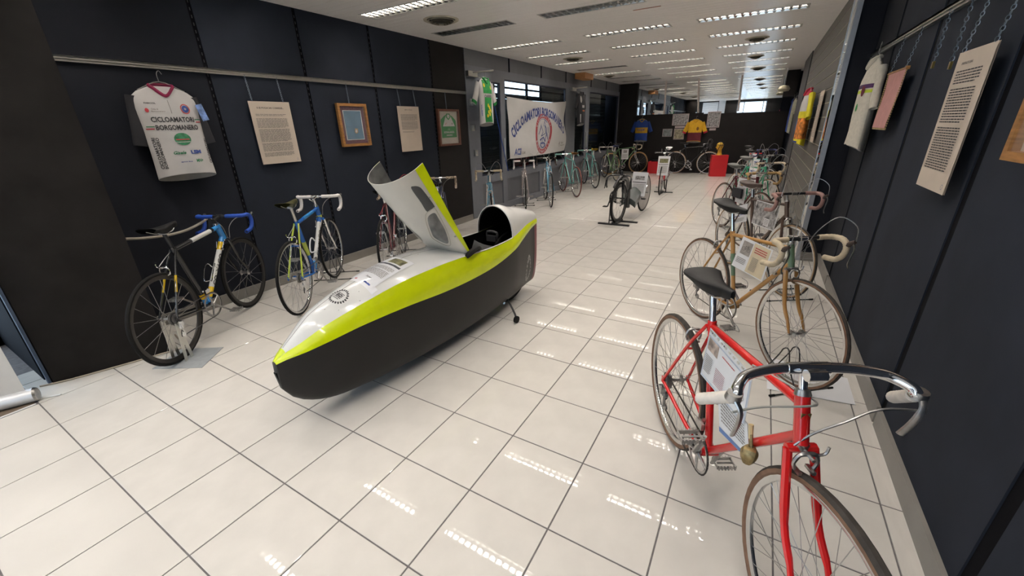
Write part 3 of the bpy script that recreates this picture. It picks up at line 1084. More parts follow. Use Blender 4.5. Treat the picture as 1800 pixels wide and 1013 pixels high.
    st.xf(xs).build('stem', g('stem', m_chrome), root)
    if g('bar') == 'cowhorn':
        BC = V((0.790, 0, 0.925))
        pts = ccat([(BC.x, 0, BC.z), (BC.x, 0.06, BC.z), (BC.x + .010, 0.120, BC.z), (BC.x + 0.032, 0.180, BC.z - .003), (BC.x + 0.066, 0.214, BC.z - 0.013), (BC.x + 0.082, 0.222, BC.z - 0.026), (BC.x + 0.072, 0.228, BC.z - 0.038), (BC.x - 0.01, 0.266, BC.z - 0.106)], 6)
        full = [V((p.x, -p.y, p.z)) for p in pts[::-1]][:-1] + pts
        hb = MB().tube(full, 0.0145, 12).xf(xs).build('handlebar', m_chrome, root)
        MB().tube([(BC.x, -0.055, BC.z), (BC.x, 0.055, BC.z)], 0.0165, 12).xf(xs).build('bar_sleeve', m_chrome, hb)
        for s in (-1, 1):
            a, b = V((BC.x + 0.070, s * 0.229, BC.z - 0.040)), V((BC.x - 0.012, s * 0.267, BC.z - 0.108))
            tp = [a.lerp(b, t / 14) for t in range(15)]
            MB().tube(tp, [0.0165 + (0.0008 if t % 2 else 0) for t in range(15)], 12).xf(xs).build('grip_tape', m_white, hb)
            lv = MB()
            q = a + V((0.010, 0, 0.010))
            lv.tube([q + V((0.004, 0, 0.014)), q + V((0.0, 0, -0.006))], [0.018, 0.021], 12, m=m_steel)
            lv.tube(ccat([q + V((0.014, 0, -0.002)), q + V((0.030, s * -0.008, -0.026)), q + V((0.024, s * -0.012, -0.070)), q + V((0.008, s * -0.014, -0.118))], 4), [0.008] * 5 + [0.0095] * 8, 8, flat=0.6, m=m_steel)
            lv.xf(xs).build('brake_lever', None, hb)
        cb = MB().tube(ccat([(BC.x + 0.105, 0.235, BC.z - 0.060), (BC.x + 0.09, 0.14, BC.z - 0.068), (BC.x + 0.085, 0.07, BC.z - 0.11), (BC.x + 0.065, 0.01, BC.z - 0.17), (BC.x + 0.055, -0.035, BC.z - 0.235)], 7), 0.0034, 6)
        cb.xf(xs).build('brake_cable', m_steel, hb)
        cb = MB().tube(ccat([(BC.x + 0.10, -0.235, BC.z - 0.065), (BC.x + 0.08, -0.15, BC.z - 0.065), (BC.x + 0.06, -0.02, BC.z - 0.08), (BC.x + 0.02, 0.035, BC.z - 0.10), (BC.x - 0.03, 0.01, BC.z - 0.09), (BC.x - 0.2, -0.02, BC.z - 0.12)], 6), 0.0032, 6)
        cb.xf(xs).build('brake_cable', mat('grey_cable', (0.35, 0.35, 0.32), 0.5, noise=0.1), hb)
    elif g('bar') == 'none':
        pass
    else:
        handlebar(root, xs, BC.x, BC.z, g('tape', m_white), g('barm', m_chrome), g('tape_from', 0.07), g('hood', m_brownl), g('lever', m_chrome), g('cables', 'arc'), g('cable', m_steel))
    # seatpost & saddle
    sh_ = g('sadh', 0.955)
    SP = SC + (SC - BB).normalized() * ((sh_ - 0.05 - SC.z) / 0.956)
    tubeM(root, 'seatpost', [SC + (SC - BB).normalized() * -0.02, SP], 0.0135, g('post', m_chrome))
    saddle(root, SP.x + 0.0, sh_, g('saddle', m_leather), g('tilt', 0.0))
    # cranks
    cm = g('crank', m_steel)
    ca = math.radians(g('crank_ang', -50))
    cs = MB()
    c0 = (BB.x, -0.045, BB.z)
    Rr = g('ring', 0.100)
    n = 44
    vs_, fs_ = [], []
    for kk in range(n * 2):
        a = 2 * PI * kk / (n * 2)
        ro = Rr + (0.0035 if kk % 2 else -0.0015)
        for (r_, y_) in ((ro, -0.0455), (ro, -0.0435), (Rr - 0.014, -0.0435), (Rr - 0.014, -0.0455)):
            vs_.append((BB.x + r_ * math.cos(a), y_, BB.z + r_ * math.sin(a)))
    N2 = n * 2
    for kk in range(N2):
        k2 = (kk + 1) % N2
        for e in range(4):
            e2 = (e + 1) % 4
            fs_.append((kk * 4 + e, kk * 4 + e2, k2 * 4 + e2, k2 * 4 + e))
    cs.add(vs_, fs_)
    for kk in range(5):
        a = ca + 2 * PI * kk / 5
        cs.tube([(BB.x, -0.046, BB.z), (BB.x + (Rr - .008) * math.cos(a), -0.0455, BB.z + (Rr - .008) * math.sin(a))], [0.008, 0.005], 6)
    cs.tube([(BB.x, -0.06, BB.z), (BB.x, -0.03, BB.z)], 0.014, 10)
    CR = cs.build('crankset', g('ringm', cm), root)
    for s, aa in ((-1, ca), (1, ca + PI)):
        e = V((BB.x + 0.17 * math.cos(aa), s * 0.072, BB.z + 0.17 * math.sin(aa)))
        MB().tube([(BB.x, s * 0.058, BB.z), e], [0.012, 0.009], 8, flat=0.7).build('crank_arm', cm, CR)
        if g('pedals', True):
            pd = MB().tube([e, e + V((0, s * 0.10, 0))], 0.005, 6)
            for xx in (-0.026, 0.026):
                pd.box(e + V((xx, s * 0.055, 0)), (0.004, 0.085, 0.018))
                for t in range(6):
                    pd.box(e + V((xx * 1.18, s * (0.02 + t * 0.014), 0)), (0.007, 0.005, 0.020))
            for yy in (0.016, 0.095):
                pd.box(e + V((0, s * yy, 0)), (0.052, 0.004, 0.014))
            if g('clips'):
                pd.tube(ccat([e + V((0.03, s * 0.03, 0)), e + V((0.10, s * 0.04, 0.02)), e + V((0.08, s * 0.055, 0.06)), e + V((0.02, s * 0.055, 0.07))], 4), 0.003, 5)
            pd.build('pedal', cm, CR, smooth=False)
    # chain
    rc = 0.036
    P = []
    for kk in range(13):
        a = PI / 2 - 0.06 - PI * kk / 12
        P.append((BB.x + Rr * math.cos(a), -0.0445, BB.z + Rr * math.sin(a)))
    if g('derail', True):
        P += [(0.06, -0.044, 0.185), (0.03, -0.044, 0.178), (0.005, -0.044, 0.19), (0.012, -0.044, 0.22), (0.035, -0.044, 0.25), (0.03, -0.044, 0.275)]
    for kk in range(7):
        a = -PI / 2 - 0.1 - PI * kk / 6 if not g('derail', True) else 0.2 - (PI / 2 - 0) * 0 - (PI * 1.15) * kk / 6 + 0
        if g('derail', True):
            a = -0.6 - (PI * 1.2) * kk / 6
        P.append((rc * math.cos(a), -0.043, RW + rc * math.sin(a)))
    MB().tube(P, 0.0042, 4, closed=True).build('chain', m_rubber_g if g('old') else m_blackp, root)
    if g('derail', True):
        dr = MB()
        dr.rev([(0.001, -0.048), (0.020, -0.048), (0.020, -0.040), (0.001, -0.040)], (0.028, 0, 0.196), 'y', 14).rev([(0.001, -0.048), (0.018, -0.048), (0.018, -0.040), (0.001, -0.040)], (0.022, 0, 0.262), 'y', 14)
        dr.tube([(0.028, -0.052, 0.196), (0.022, -0.052, 0.262)], 0.008, 6, flat=0.5).tube([(0.022, -0.055, 0.262), (0.008, -0.072, 0.315)], 0.011, 8).box((0.015, -0.066, 0.290), (0.03, 0.02, 0.035))
        dr.build('rear_derailleur', g('metal', m_steel), root)
        MB().box((BB.x - 0.02, -0.045, BB.z + 0.125), (0.05, 0.012, 0.03)).tube([(BB.x - 0.04, -0.02, BB.z + 0.13), (BB.x - 0.02, -0.045, BB.z + 0.13)], 0.009, 6).build('front_derailleur', g('metal', m_steel), root)
        if g('shifters', True):
            sm = MB()
            q = BB.lerp(D1, 0.80)
            for s in (-1, 1):
                sm.tube([q + V((0, s * 0.012, 0)), q + V((0, s * 0.028, 0))], 0.011, 10)
                sm.tube([q + V((0, s * 0.024, 0)), q + V((0.035, s * 0.03, 0.055))], [0.005, 0.004], 6)
            sm.build('shift_levers', g('metal', m_steel), root)
    caliper(root, (cr.x + 0.03, 0, 2 * RW + 0.018), g('metal', m_steel), xf=xs)
    caliper(root, (0.12, 0, 0.335 + 0.338 * 0.95 + 0.022), g('metal', m_steel))
    MB().tube(ccat([(0.62, 0.0, 0.80 + tl), (0.5, 0.012, 0.792 + tl), (0.33, 0.014, 0.785 + tl), (0.22, 0.012, 0.76), (0.14, 0.045, 0.69)], 4), 0.0024, 5).build('rear_brake_cable', g('cable', m_steel), root)
    if g('cage'):
        cg = MB()
        q = BB.lerp(D1, 0.42)
        d = (D1 - BB).normalized(); n1 = V((-d.z, 0, d.x))
        if n1.z < 0:
            n1 = -n1
        for s in (-1, 1):
            cg.tube(ccat([q + d * -0.06 + n1 * 0.02, q + d * -0.075 + n1 * 0.05 + V((0, s * 0.03, 0)), q + d * 0.02 + n1 * 0.07 + V((0, s * 0.037, 0)), q + d * 0.075 + n1 * 0.06 + V((0, s * 0.03, 0)), q + d * 0.06 + n1 * 0.02 + V((0, s * 0.012, 0))], 4), 0.0035 if g('cage') is not m_paper else 0.007, 6)
        cg.build('bottle_cage', g('cage'), root)
    root['_pts'] = 0
    del root['_pts']
    return root


def local(root_xy, ang):
    a = math.radians(ang)
    D = V((math.cos(a), math.sin(a), 0)); S = V((-D.y, D.x, 0))
    o = V((root_xy[0], root_xy[1], 0))
    return lambda x, y, z: o + D * x + S * y + V((0, 0, z))


def wire_stand(R, ang, cx, label, m=m_blackp, group=None):
    t = thing('bicycle_stand', tuple(local(R, ang)(cx, 0, 0)), label, 'stand', math.radians(ang), group)
    fr = MB()
    for x in (-0.13, 0.13):
        fr.tube([(x, -0.20, 0.007), (x, 0.20, 0.007)], 0.0045, 6)
    for s in (-1, 1):
        fr.tube(ccat([(-0.13, s * 0.035, 0.01), (-0.05, s * 0.035, 0.17), (-0.03, s * 0.034, 0.22), (0.01, s * 0.034, 0.23), (0.05, s * 0.036, 0.12), (0.13, s * 0.038, 0.01)], 3), 0.0042, 6)
    fr.build('wire_frame', m, t)
    for x in (-0.13, 0.13):
        for s in (-1, 1):
            MB().tube([(x, s * 0.18, 0.007), (x, s * 0.215, 0.007)], 0.007, 8).build('rubber_foot', m_rubber, t)
    return t


def sheet(name, label, cat, corners, art, thick=0.0012, m=m_paper, group=None, bend=0.0):
    """flat sheet given as top-left, top-right, bottom-right, bottom-left in world space seen from its printed side"""
    A, B, Cc, D = [V(c) for c in corners]
    cen = (A + B + Cc + D) / 4
    N = (B - A).cross(D - A).normalized()   # points away from the reader
    t = MB()

    def P(u, v, off=0.0):
        p = A.lerp(B, u).lerp(D.lerp(Cc, u), v)
        return p - N * (off - bend * math.sin(PI * u)) - cen
    n = 6 if bend else 1
    t.grid(lambda u, v: P(u, v, 0.0), n, 1)
    t.grid(lambda u, v: P(u, v, -thick), n, 1)
    o = t.build(name, m, None, smooth=False)
    o.location = cen
    tag(o, label, cat, group)
    W, Hh = (B - A).length, (D - A).length
    for ai, (kind, mm, args) in enumerate(art):
        mb = MB()
        lift = 0.0008 + 0.0003 * ai
        if kind == 'lines':
            (u, v, w, h, nn, sd) = args[:6]
            lines_mb(mb, lambda x, y: P((u + x / W), (v - y / Hh), lift), w * W, h * Hh, nn, seed=sd, gaps=args[6] if len(args) > 6 else ())
            nm = 'printed_lines'
        elif kind == 'rect':
            (u, v, w, h) = args
            rect(mb, lambda x, y: P(u + x, v - y, lift), 0, 0, w, h)
            nm = 'printed_block'
        elif kind == 'ring':
            (u, v, r) = args
            for q in range(20):
                a = 2 * PI * q / 20
                a2 = 2 * PI * (q + 0.75) / 20
                mb.add([P(u + r * rr_ / W * math.cos(aa), v + r * rr_ / Hh * math.sin(aa), lift) for rr_, aa in ((1, a), (1, a2), (0.8, a2), (0.8, a))], [(0, 1, 2, 3)])
            nm = 'printed_ring'
        elif kind == 'bike':
            (u, v, w) = args
            f = lambda x, y: P(u + x / W, v - y / Hh, lift)
            for cx in (-0.3 * w, 0.3 * w):
                for q in range(16):
                    a, a2 = 2 * PI * q / 16, 2 * PI * (q + 1) / 16
                    mb.add([f(cx + 0.2 * w * k_ * math.cos(aa), 0.2 * w * k_ * math.sin(aa)) for k_, aa in ((1, a), (1, a2), (0.86, a2), (0.86, a))], [(0, 1, 2, 3)])
            for (xa, ya, xb, yb) in ((-.3, 0, -.05, 0), (-.05, 0, -.12, .3), (-.12, .27, .2, .3), (.2, .32, -.05, 0), (.3, 0, .18, .36), (-.3, 0, -.12, .27), (-.18, .31, -.06, .31), (.12, .37, .26, .37)):
                p, q = V((xa * w, ya * w, 0)), V((xb * w, yb * w, 0))
                d = (q - p).normalized(); n_ = V((-d.y, d.x, 0)) * 0.012 * w
                mb.add([f(*(p + n_).xy), f(*(q + n_).xy), f(*(q - n_).xy), f(*(p - n_).xy)], [(0, 1, 2, 3)])
            nm = 'printed_bicycle'
        elif kind == 'text':
            (u, v, w, h, s) = args
            text_mb(mb, s, lambda x, y: P(u + x / W, v - y / Hh, lift), w=w * W, h=h * Hh)
            nm = 'printed_lettering'
        mb.build(nm, mm, o, smooth=False)
    return o

# ================================================================== STREAMLINED FAIRED BICYCLE
VW = V((1.853, 2.773, 0))
va = math.radians(266)
VA = V((math.cos(va), math.sin(va), 0)); VB = V((-VA.y, VA.x, 0))


def hv(s, b, z):
    return VA * s + VB * b + V((0, 0, z))


#        s     zb    wl    zl    wu    zu    zt
ST = [(-0.345, .10, .092, .690, .088, .738, .812),
      (-0.22, .095, .115, .675, .108, .734, .850),
      (-0.10, .09, .145, .655, .132, .728, .880),
      (0.02, .085, .175, .630, .158, .712, .905),
      (0.20, .085, .215, .590, .188, .690, .940),
      (0.50, .075, .240, .545, .215, .690, .745),
      (0.80, .065, .250, .530, .222, .705, .735),
      (1.10, .060, .245, .530, .215, .712, .765),
      (1.40, .065, .225, .540, .185, .690, .755),
      (1.70, .080, .185, .530, .140, .632, .700),
      (1.90, .105, .145, .505, .100, .578, .635),
      (2.02, .150, .098, .480, .060, .522, .553),
      (2.095, .210, .056, .465, .024, .486, .498),
      (2.14, .290, .022, .446, .008, .454, .458)]


def hp(s):
    n = len(ST)
    if s <= ST[0][0]:
        return ST[0][1:]
    if s >= ST[-1][0]:
        return ST[-1][1:]
    for i in range(n - 1):
        if ST[i][0] <= s <= ST[i + 1][0]:
            break
    x0, x1 = ST[i][0], ST[i + 1][0]
    h = x1 - x0
    t = (s - x0) / h
    out = []
    for k in range(1, 7):
        y0, y1 = ST[i][k], ST[i + 1][k]
        m0 = (ST[i + 1][k] - ST[i - 1][k]) / (ST[i + 1][0] - ST[i - 1][0]) if i > 0 else (y1 - y0) / h
        m1 = (ST[i + 2][k] - ST[i][k]) / (ST[i + 2][0] - ST[i][0]) if i + 2 < n else (y1 - y0) / h
        t2, t3 = t * t, t * t * t
        out.append((2 * t3 - 3 * t2 + 1) * y0 + (t3 - 2 * t2 + t) * h * m0 + (-2 * t3 + 3 * t2) * y1 + (t3 - t2) * h * m1)
    return out


def low_pt(s, q, k=1.0):
    """q -1..1 : left edge over belly to right edge of the black hull"""
    zb, wl, zl, wu, zu, zt = hp(s)
    a = q * PI / 2
    sa, ca = math.sin(abs(a)), math.cos(a)
    b = wl * (sa ** 0.62) * (1 if q > 0 else -1) * (1 + 0.035 * math.sin(2 * abs(a)))
    z = zl - (zl - zb) * (ca ** 0.72)
    return (s, b * k, zl - (zl - z) * k)


def band_pt(s, v, side, k=1.0):
    zb, wl, zl, wu, zu, zt = hp(s)
    return (s, side * (wl + (wu - wl) * v + 0.008 * math.sin(PI * v) * min(1, wl / 0.1)) * k, zl + (zu - zl) * v)


def deck_pt(s, q, k=1.0):
    zb, wl, zl, wu, zu, zt = hp(s)
    b = wu * q
    if s > 0.75:
        z = zu + (zt - zu) * (1 - abs(q) ** 2.2)
    else:
        a = q * PI / 2
        b = wu * math.sin(a)
        z = zu + (zt - zu) * max(0, math.cos(a)) ** 0.85
    return (s, b * k, z)


m_hullb = mat('satin_black_shell', (0.0105, 0.0098, 0.0095), 0.40, noise=0.12, scale=6, bump=0.1, spec=0.28)
m_lime = paint('lime_yellow_paint', (0.58, 0.68, 0.0), 0.3)
m_wshell = mat('white_shell', (0.66, 0.655, 0.63), 0.22, noise=0.03, scale=5, coat=0.5)
m_inner = mat('black_inner_shell', (0.003, 0.003, 0.003), 0.9, noise=0.1, spec=0.1)
m_lidin = mat('grey_lid_lining', (0.11, 0.115, 0.11), 0.45, noise=0.45, scale=14)
m_maroon = mat('red_tail_paint', (0.16, 0.018, 0.028), 0.35, noise=0.15, scale=10)
m_smoke = mat('smoked_window', (0.065, 0.068, 0.068), 0.25, noise=0.12, scale=6, alpha=0.96)
m_seam = mat('seam_line', (0.16, 0.15, 0.14), 0.6, noise=0.1)

velo = thing('streamlined_bicycle', tuple(VW), 'streamlined enclosed bicycle with black hull, lime band and raised white canopy', 'vehicle')
ss = [ST[0][0] + (ST[-1][0] - ST[0][0]) * k / 60 for k in range(61)]
ss += [2.10, 2.125, 2.135]
ss = sorted(ss)
NS = len(ss) - 1


def smap(u):
    x = u * NS
    i = min(int(x), NS - 1)
    return ss[i] + (ss[i + 1] - ss[i]) * (x - i)


low = MB().grid(lambda u, v: hv(*low_pt(smap(u), v * 2 - 1)), NS, 32)
low.grid(lambda u, v: hv(*low_pt(0.20 + 0.6 * u, v * 2 - 1, 0.97)), 12, 32, m=None)
HULL = low.build('lower_hull', m_hullb, velo)
# close tail and nose
n_ = 16
tl = MB()
ring = [hv(*low_pt(-0.345, -1 + 2 * k / n_)) for k in range(n_ + 1)] + [hv(*deck_pt(-0.345, 1 - 2 * k / 8)) for k in range(9)]
tl.add(ring, [tuple(range(len(ring)))])
tl.build('tail_cap', m_hullb, velo, smooth=False)
ns = MB()
ring = [hv(*low_pt(2.14, -1 + 2 * k / n_)) for k in range(n_ + 1)] + [hv(*deck_pt(2.14, 1 - 2 * k / 8)) for k in range(9)]
c_ = hv(2.152, 0, 0.375)
ns.add(ring + [c_], [(k, (k + 1) % len(ring), len(ring)) for k in range(len(ring))])
ns.build('nose_cap', m_hullb, HULL)
MB().box(hv(2.134, 0, 0.345), (0.022, 0.024, 0.10), Matrix.Rotation(va, 3, 'Z') @ Matrix.Rotation(0.12, 3, 'Y')).build('nose_slot', m_inner, HULL, smooth=False)
MB().grid(lambda u, v: hv(*[c * (1.0) if i != 1 else c for i, c in enumerate(low_pt(-0.344 + 0.055 * u, -1 + 2 * v))]) + VB * (0.0015 * (1 if v > .5 else -1)), 4, 32).build('red_trailing_edge', m_maroon, HULL)
for side, nm in ((1, 'right'), (-1, 'left')):
    MB().grid(lambda u, v: hv(*band_pt(smap(u), v, side)), NS, 5).build('lime_band', m_lime, velo)
# black liner hiding the back of the shell inside the cockpit
ln = MB()
ln.grid(lambda u, v: hv(*band_pt(-0.28 + 1.09 * u, v * 1.03 - 0.03, 1, 0.955)), 26, 3).grid(lambda u, v: hv(*band_pt(-0.28 + 1.09 * u, v * 1.03 - 0.03, -1, 0.955)), 26, 3)
ln.grid(lambda u, v: hv(*low_pt(-0.2 + 1.0 * u, v * 2 - 1, 0.955)), 20, 24)
ln.grid(lambda u, v: hv(*[x for x in deck_pt(-0.25 + 0.44 * u, (v * 2 - 1) * 0.97, 0.97)]) + V((0, 0, -0.012)), 10, 16)
ln.add([hv(*low_pt(0.80, -1 + 2 * k / 16, .96)) for k in range(17)] + [hv(0.80, .21, .70), hv(0.80, -.21, .70)], [tuple(range(19))])
ln.add([hv(*low_pt(-0.2, -1 + 2 * k / 16, .93)) for k in range(17)] + [hv(*deck_pt(-0.2, 1 - 2 * k / 8, .93)) for k in range(9)], [tuple(range(26))])
ln.build('cockpit_liner', m_inner, velo)
seat = MB().grid(lambda u, v: hv(0.30 + 0.25 * u, (v - .5) * 0.30, 0.62 - 0.42 * u + 0.03 * (abs(v - .5) * 2) ** 2), 8, 6)
seat.build('seat', m_blackp, velo)
MB().tube(ccat([hv(0.24, -0.045, 0.66), hv(0.235, -0.05, 0.72), hv(0.235, 0.05, 0.72), hv(0.24, 0.045, 0.66)], 3), 0.012, 6).box(hv(0.245, 0, 0.67), (0.09, 0.03, 0.05)).build('head_rest', mat('dark_grey_webbing', (0.012, 0.012, 0.013), 0.6, noise=0.3, scale=60), velo)
# white decks
FRONT = MB().grid(lambda u, v: hv(*deck_pt(0.795 + (2.14 - 0.795) * u, v * 2 - 1)), 44, 20).build('front_deck', m_wshell, velo)
HOOD = MB().grid(lambda u, v: hv(*deck_pt(-0.345 + 0.545 * u, v * 2 - 1)), 20, 24).build('head_fairing', m_wshell, velo)
rim = MB()
rim.tube([hv(*deck_pt(0.20, v / 12 - 1)) for v in range(25)], 0.006, 6)
for s in (-1, 1):
    rim.tube([hv(*band_pt(0.20 + 0.6 * k / 12, 1.0, s)) for k in range(13)], 0.006, 6, flat=0.8)
rim.build('opening_rim', m_wshell, velo)
# yellow wedge on the nose deck
nz = MB().grid(lambda u, v: hv(*deck_pt(2.085 + (2.141 - 2.085) * u, v * 2 - 1)) + V((0, 0, 0.0012)), 8, 12)
nz.build('lime_nose_tip', m_lime, FRONT)
MB().tube([hv(*deck_pt(0.80 + 1.28 * k / 40, 0)) + V((0, 0, 0.0)) for k in range(41)], 0.0013, 4).build('centre_seam', m_seam, FRONT)


def deckf(sc, bc, lift=0.0016):
    """flat coordinates on the deck: x across to the camera side (b), y toward the tail (-s)"""
    def f(x, y):
        s = sc - y
        zb, wl, zl, wu, zu, zt = hp(s)
        return hv(*deck_pt(s, max(-1, min(1, (bc + x) / wu)))) + V((0, 0, lift))
    return f


# round chainring emblem on the deck
em = MB()
f = deckf(1.735, 0.035)
for k in range(22):
    a = 2 * PI * k / 22
    em.add([f(r_ * math.cos(q), r_ * math.sin(q)) for r_, q in ((0.050, a), (0.056, a + 0.06), (0.056, a + 0.16), (0.050, a + 0.2), (0.043, a + 0.2), (0.043, a))], [(0, 1, 2, 3, 4, 5)])
lines_mb(em, lambda x, y: f(x, y), 0.05, 0.05, 5, seed=5)
text_mb(em, 'BO', lambda x, y: f(x, y + 0.005), h=0.022)
em.build('round_emblem', m_ink, FRONT, smooth=False)
sc_ = MB()
for (s, b) in ((1.65, 0.0), (1.64, 0.09), (1.67, .13), (1.83, -0.03), (1.84, 0.05), (1.79, 0.10), (1.12, -0.03), (1.13, 0.0), (1.11, 0.03), (1.95, 0.0), (2.0, 0.0)):
    zb, wl, zl, wu, zu, zt = hp(s)
    sc_.rev([(0.001, 0.003), (0.003, 0.002), (0.0035, 0)], hv(*deck_pt(s, max(-.9, min(.9, b / wu)))), 'z', 8)
sc_.build('screws', m_steel, FRONT)
# side emblem near the tail on the camera side
se = MB()


def sidef(sc, qc):
    def f(x, y):
        q = qc + y
        p = low_pt(sc - x, max(-1, min(1, q)))
        return hv(*p) + VB * 0.003
    return f


rnd = random.Random(3)
f = sidef(-0.13, 0.62)
for k in range(170):
    a = rnd.random() * 2 * PI
    r_ = 0.55 + 0.45 * rnd.random() ** 0.4
    x, y = 0.055 * r_ * math.cos(a), 0.19 * r_ * math.sin(a)
    w, h = 0.004 + 0.006 * rnd.random(), 0.004 + 0.010 * rnd.random()
    se.add([f(x, y), f(x + w, y + h * .4), f(x + w * .7, y + h), f(x - w * .3, y + h * .7)], [(0, 1, 2, 3)])
for k in range(20):
    a, a2 = 2 * PI * k / 20, 2 * PI * (k + 0.6) / 20
    se.add([f(0.062 * r_ * math.cos(q), 0.21 * r_ * math.sin(q)) for r_, q in ((1, a), (1, a2), (.88, a2), (.88, a))], [(0, 1, 2, 3)])
se.build('white_side_emblem', mat('worn_white_print', (0.42, 0.42, 0.42), 0.6, noise=0.4, scale=90), HULL, smooth=False)

# canopy lid, swung forward about its front edge
LH = V((0.785, 0, 0.712)); LU = V((0.474, 0, 0.880)).normalized(); LV = V((0.880, 0, -0.474)).normalized()
LIDL = 0.745


def lid_h(u):
    t = max(0.0, min(1.0, u / LIDL))
    return 0.030 + 0.205 * (t ** 0.8 * (1.25 - 0.25 * t))


def lid_w(u):
    return 0.222 - 0.025 * (u / LIDL)


def lid_p(u, th, off=0.0):
    h, w = lid_h(u) + off, lid_w(u) + off
    b = w * math.sin(th)
    v = h * max(0.0, math.cos(th)) ** 0.85
    P = LH + LU * u + LV * v
    return hv(P.x, b, P.z)


TH = PI / 2
lid = MB()
lid.grid(lambda u, v: lid_p(u * LIDL, (v * 2 - 1) * TH), 20, 30)
for e in (0, 1):
    lid.grid(lambda u, v: lid_p(e * LIDL, (v * 2 - 1) * TH, -0.004 * u), 1, 30)
for s in (-1, 1):
    lid.grid(lambda u, v: lid_p(v * LIDL, s * TH, -0.004 * u), 1, 20)
LID = lid.build('canopy_lid', mat('aged_white_shell', (0.60, 0.565, 0.50), 0.35, noise=0.07, scale=4, coat=0.2), velo)
MB().grid(lambda u, v: lid_p(u * LIDL, (v * 2 - 1) * TH, -0.004), 20, 30).build('lid_lining', m_lidin, LID)
for s in (-1, 1):
    MB().grid(lambda u, v: lid_p(u * LIDL, s * (TH - 0.24 * v), 0.0015), 20, 3).build('lime_lid_edge', m_lime, LID)


def blob(poly, off):
    P = ccat([(p[0], p[1], 0) for p in poly], 4, closed=True)
    c = sum((q for q in P), V((0, 0, 0))) / len(P)
    mb = MB()
    vs_ = [lid_p(c.x, c.y, off)]
    rings = 4
    for r_ in range(1, rings + 1):
        for q in P:
            w = c.lerp(q, r_ / rings)
            vs_.append(lid_p(w.x, w.y, off))
    n = len(P)
    fs_ = [(0, 1 + k, 1 + (k + 1) % n) for k in range(n)]
    for r_ in range(rings - 1):
        for k in range(n):
            a = 1 + r_ * n + k; b = 1 + r_ * n + (k + 1) % n
            fs_.append((a, a + n, b + n, b))
    mb.add(vs_, fs_)
    return mb


W1 = [(0.66, 0.958), (0.665, 1.058), (0.645, 1.17), (0.61, 1.214), (0.485, 1.248), (0.475, 1.17), (0.47, 0.93), (0.55, 0.947)]
W2 = [(0.425, 0.802), (0.44, 1.10), (0.39, 1.114), (0.28, 1.036), (0.175, 0.813), (0.165, 0.613), (0.235, 0.435), (0.315, 0.557)]
for s in (1, -1):
    blob([(u, s * t) for u, t in W1], 0.003).build('lid_window', m_smoke, LID)
    blob([(u, s * t) for u, t in W2], 0.003).build('lid_window', mat('hazy_window', (0.13, 0.13, 0.125), 0.15, noise=0.85, scale=12, coat=0.6, stretch=(1, 1, 0.25)), LID)
    cw = sum(p[0] for p in W2) / len(W2), sum(p[1] for p in W2) / len(W2)
    ring = ccat([(cw[0] + (u - cw[0]) * 1.2, cw[1] + (t - cw[1]) * 1.28, 0) for u, t in W2], 5, closed=True)
    MB().tube([lid_p(q.x, s * q.y, 0.003) for q in ring], 0.0022, 5, closed=True).build('window_bead', mat('cream_bead', (0.42, 0.39, 0.32), 0.5, noise=0.1), LID)
hg = MB()
for (u, t) in ((0.02, -1.1), (0.02, -0.7), (0.02, 1.05), (0.02, 1.3), (0.2, 1.25), (0.55, 1.25)):
    p = lid_p(u, t, 0.004)
    hg.box(p, (0.010, 0.010, 0.006))
hg.build('rivets', m_steel, LID)
MB().tube([hv(0.80, -0.04, 0.735), hv(0.79, 0.16, 0.725)], 0.009, 6, flat=0.6).build('hinge_gap', m_inner, velo)
MB().tube(ccat([hv(0.84, 0.225, 0.70), hv(0.80, 0.235, 0.725), hv(0.72, 0.23, 0.735), hv(0.67, 0.215, 0.72)], 3), [0.018, 0.024, 0.027, 0.028, 0.028, 0.028, 0.028, 0.024, 0.02, 0.014], 8, flat=0.7).build('latch_grip', m_rubber, velo)
# outrigger stays with small wheels
for s in (1, -1):
    O = MB().tube(ccat([hv(0.24, s * 0.10, 0.15), hv(0.26, s * 0.16, 0.13), hv(0.33, s * 0.28, 0.05), hv(0.36, s * 0.305, 0.03)], 3), 0.009, 8).build('outrigger', m_blackp, velo)
    c_ = hv(0.372, s * 0.322, 0.031)
    wv = MB().rev([(0.001, 0.014), (0.012, 0.014), (0.030, 0.012), (0.031, 0), (0.030, -0.012), (0.012, -0.014), (0.001, -0.014)], (0, 0, 0), 'x', 18)
    wv.xf(lambda p: Matrix.Rotation(va - PI / 2, 3, 'Z') @ V(p) + c_).build('support_wheel', m_rubber, O)
# rear and front wheels under the shell
xv = lambda p: hv(p[0], -p[1], p[2])
w_ = wheel(velo, 'rear_wheel', 0.0, xv, m_rubber, rim=m_rimdark, disc=m_blackp, tr=0.014)
w_ = wheel(velo, 'front_wheel', 1.16, xv, m_rubber, rim=m_rimdark, disc=m_blackp, R=0.235, tr=0.016)
w_.location = (0, 0, 0.0)

# sheets lying on the deck
def deck_sheet(label, sc, bc, w, h, rot, lift, art, z0):
    mb = MB()
    ca, sa = math.cos(rot), math.sin(rot)
    f = deckf(sc, bc, lift)
    rf = lambda x, y: f(x * ca - y * sa, x * sa + y * ca)
    cen = rf(0, 0)
    mb.grid(lambda u, v: rf((u - .5) * w, (v - .5) * h) - cen, 8, 10)
    o = mb.build('information_sheet', m_paper, None)
    o.location = VW + cen
    tag(o, label, 'sheet')
    pf = lambda x, y: rf(x, y) - cen + V((0, 0, 0.0012))
    for (nm, mm, fn) in art:
        q = MB()
        fn(q, pf)
        q.build(nm, mm, o, smooth=False)
    return o


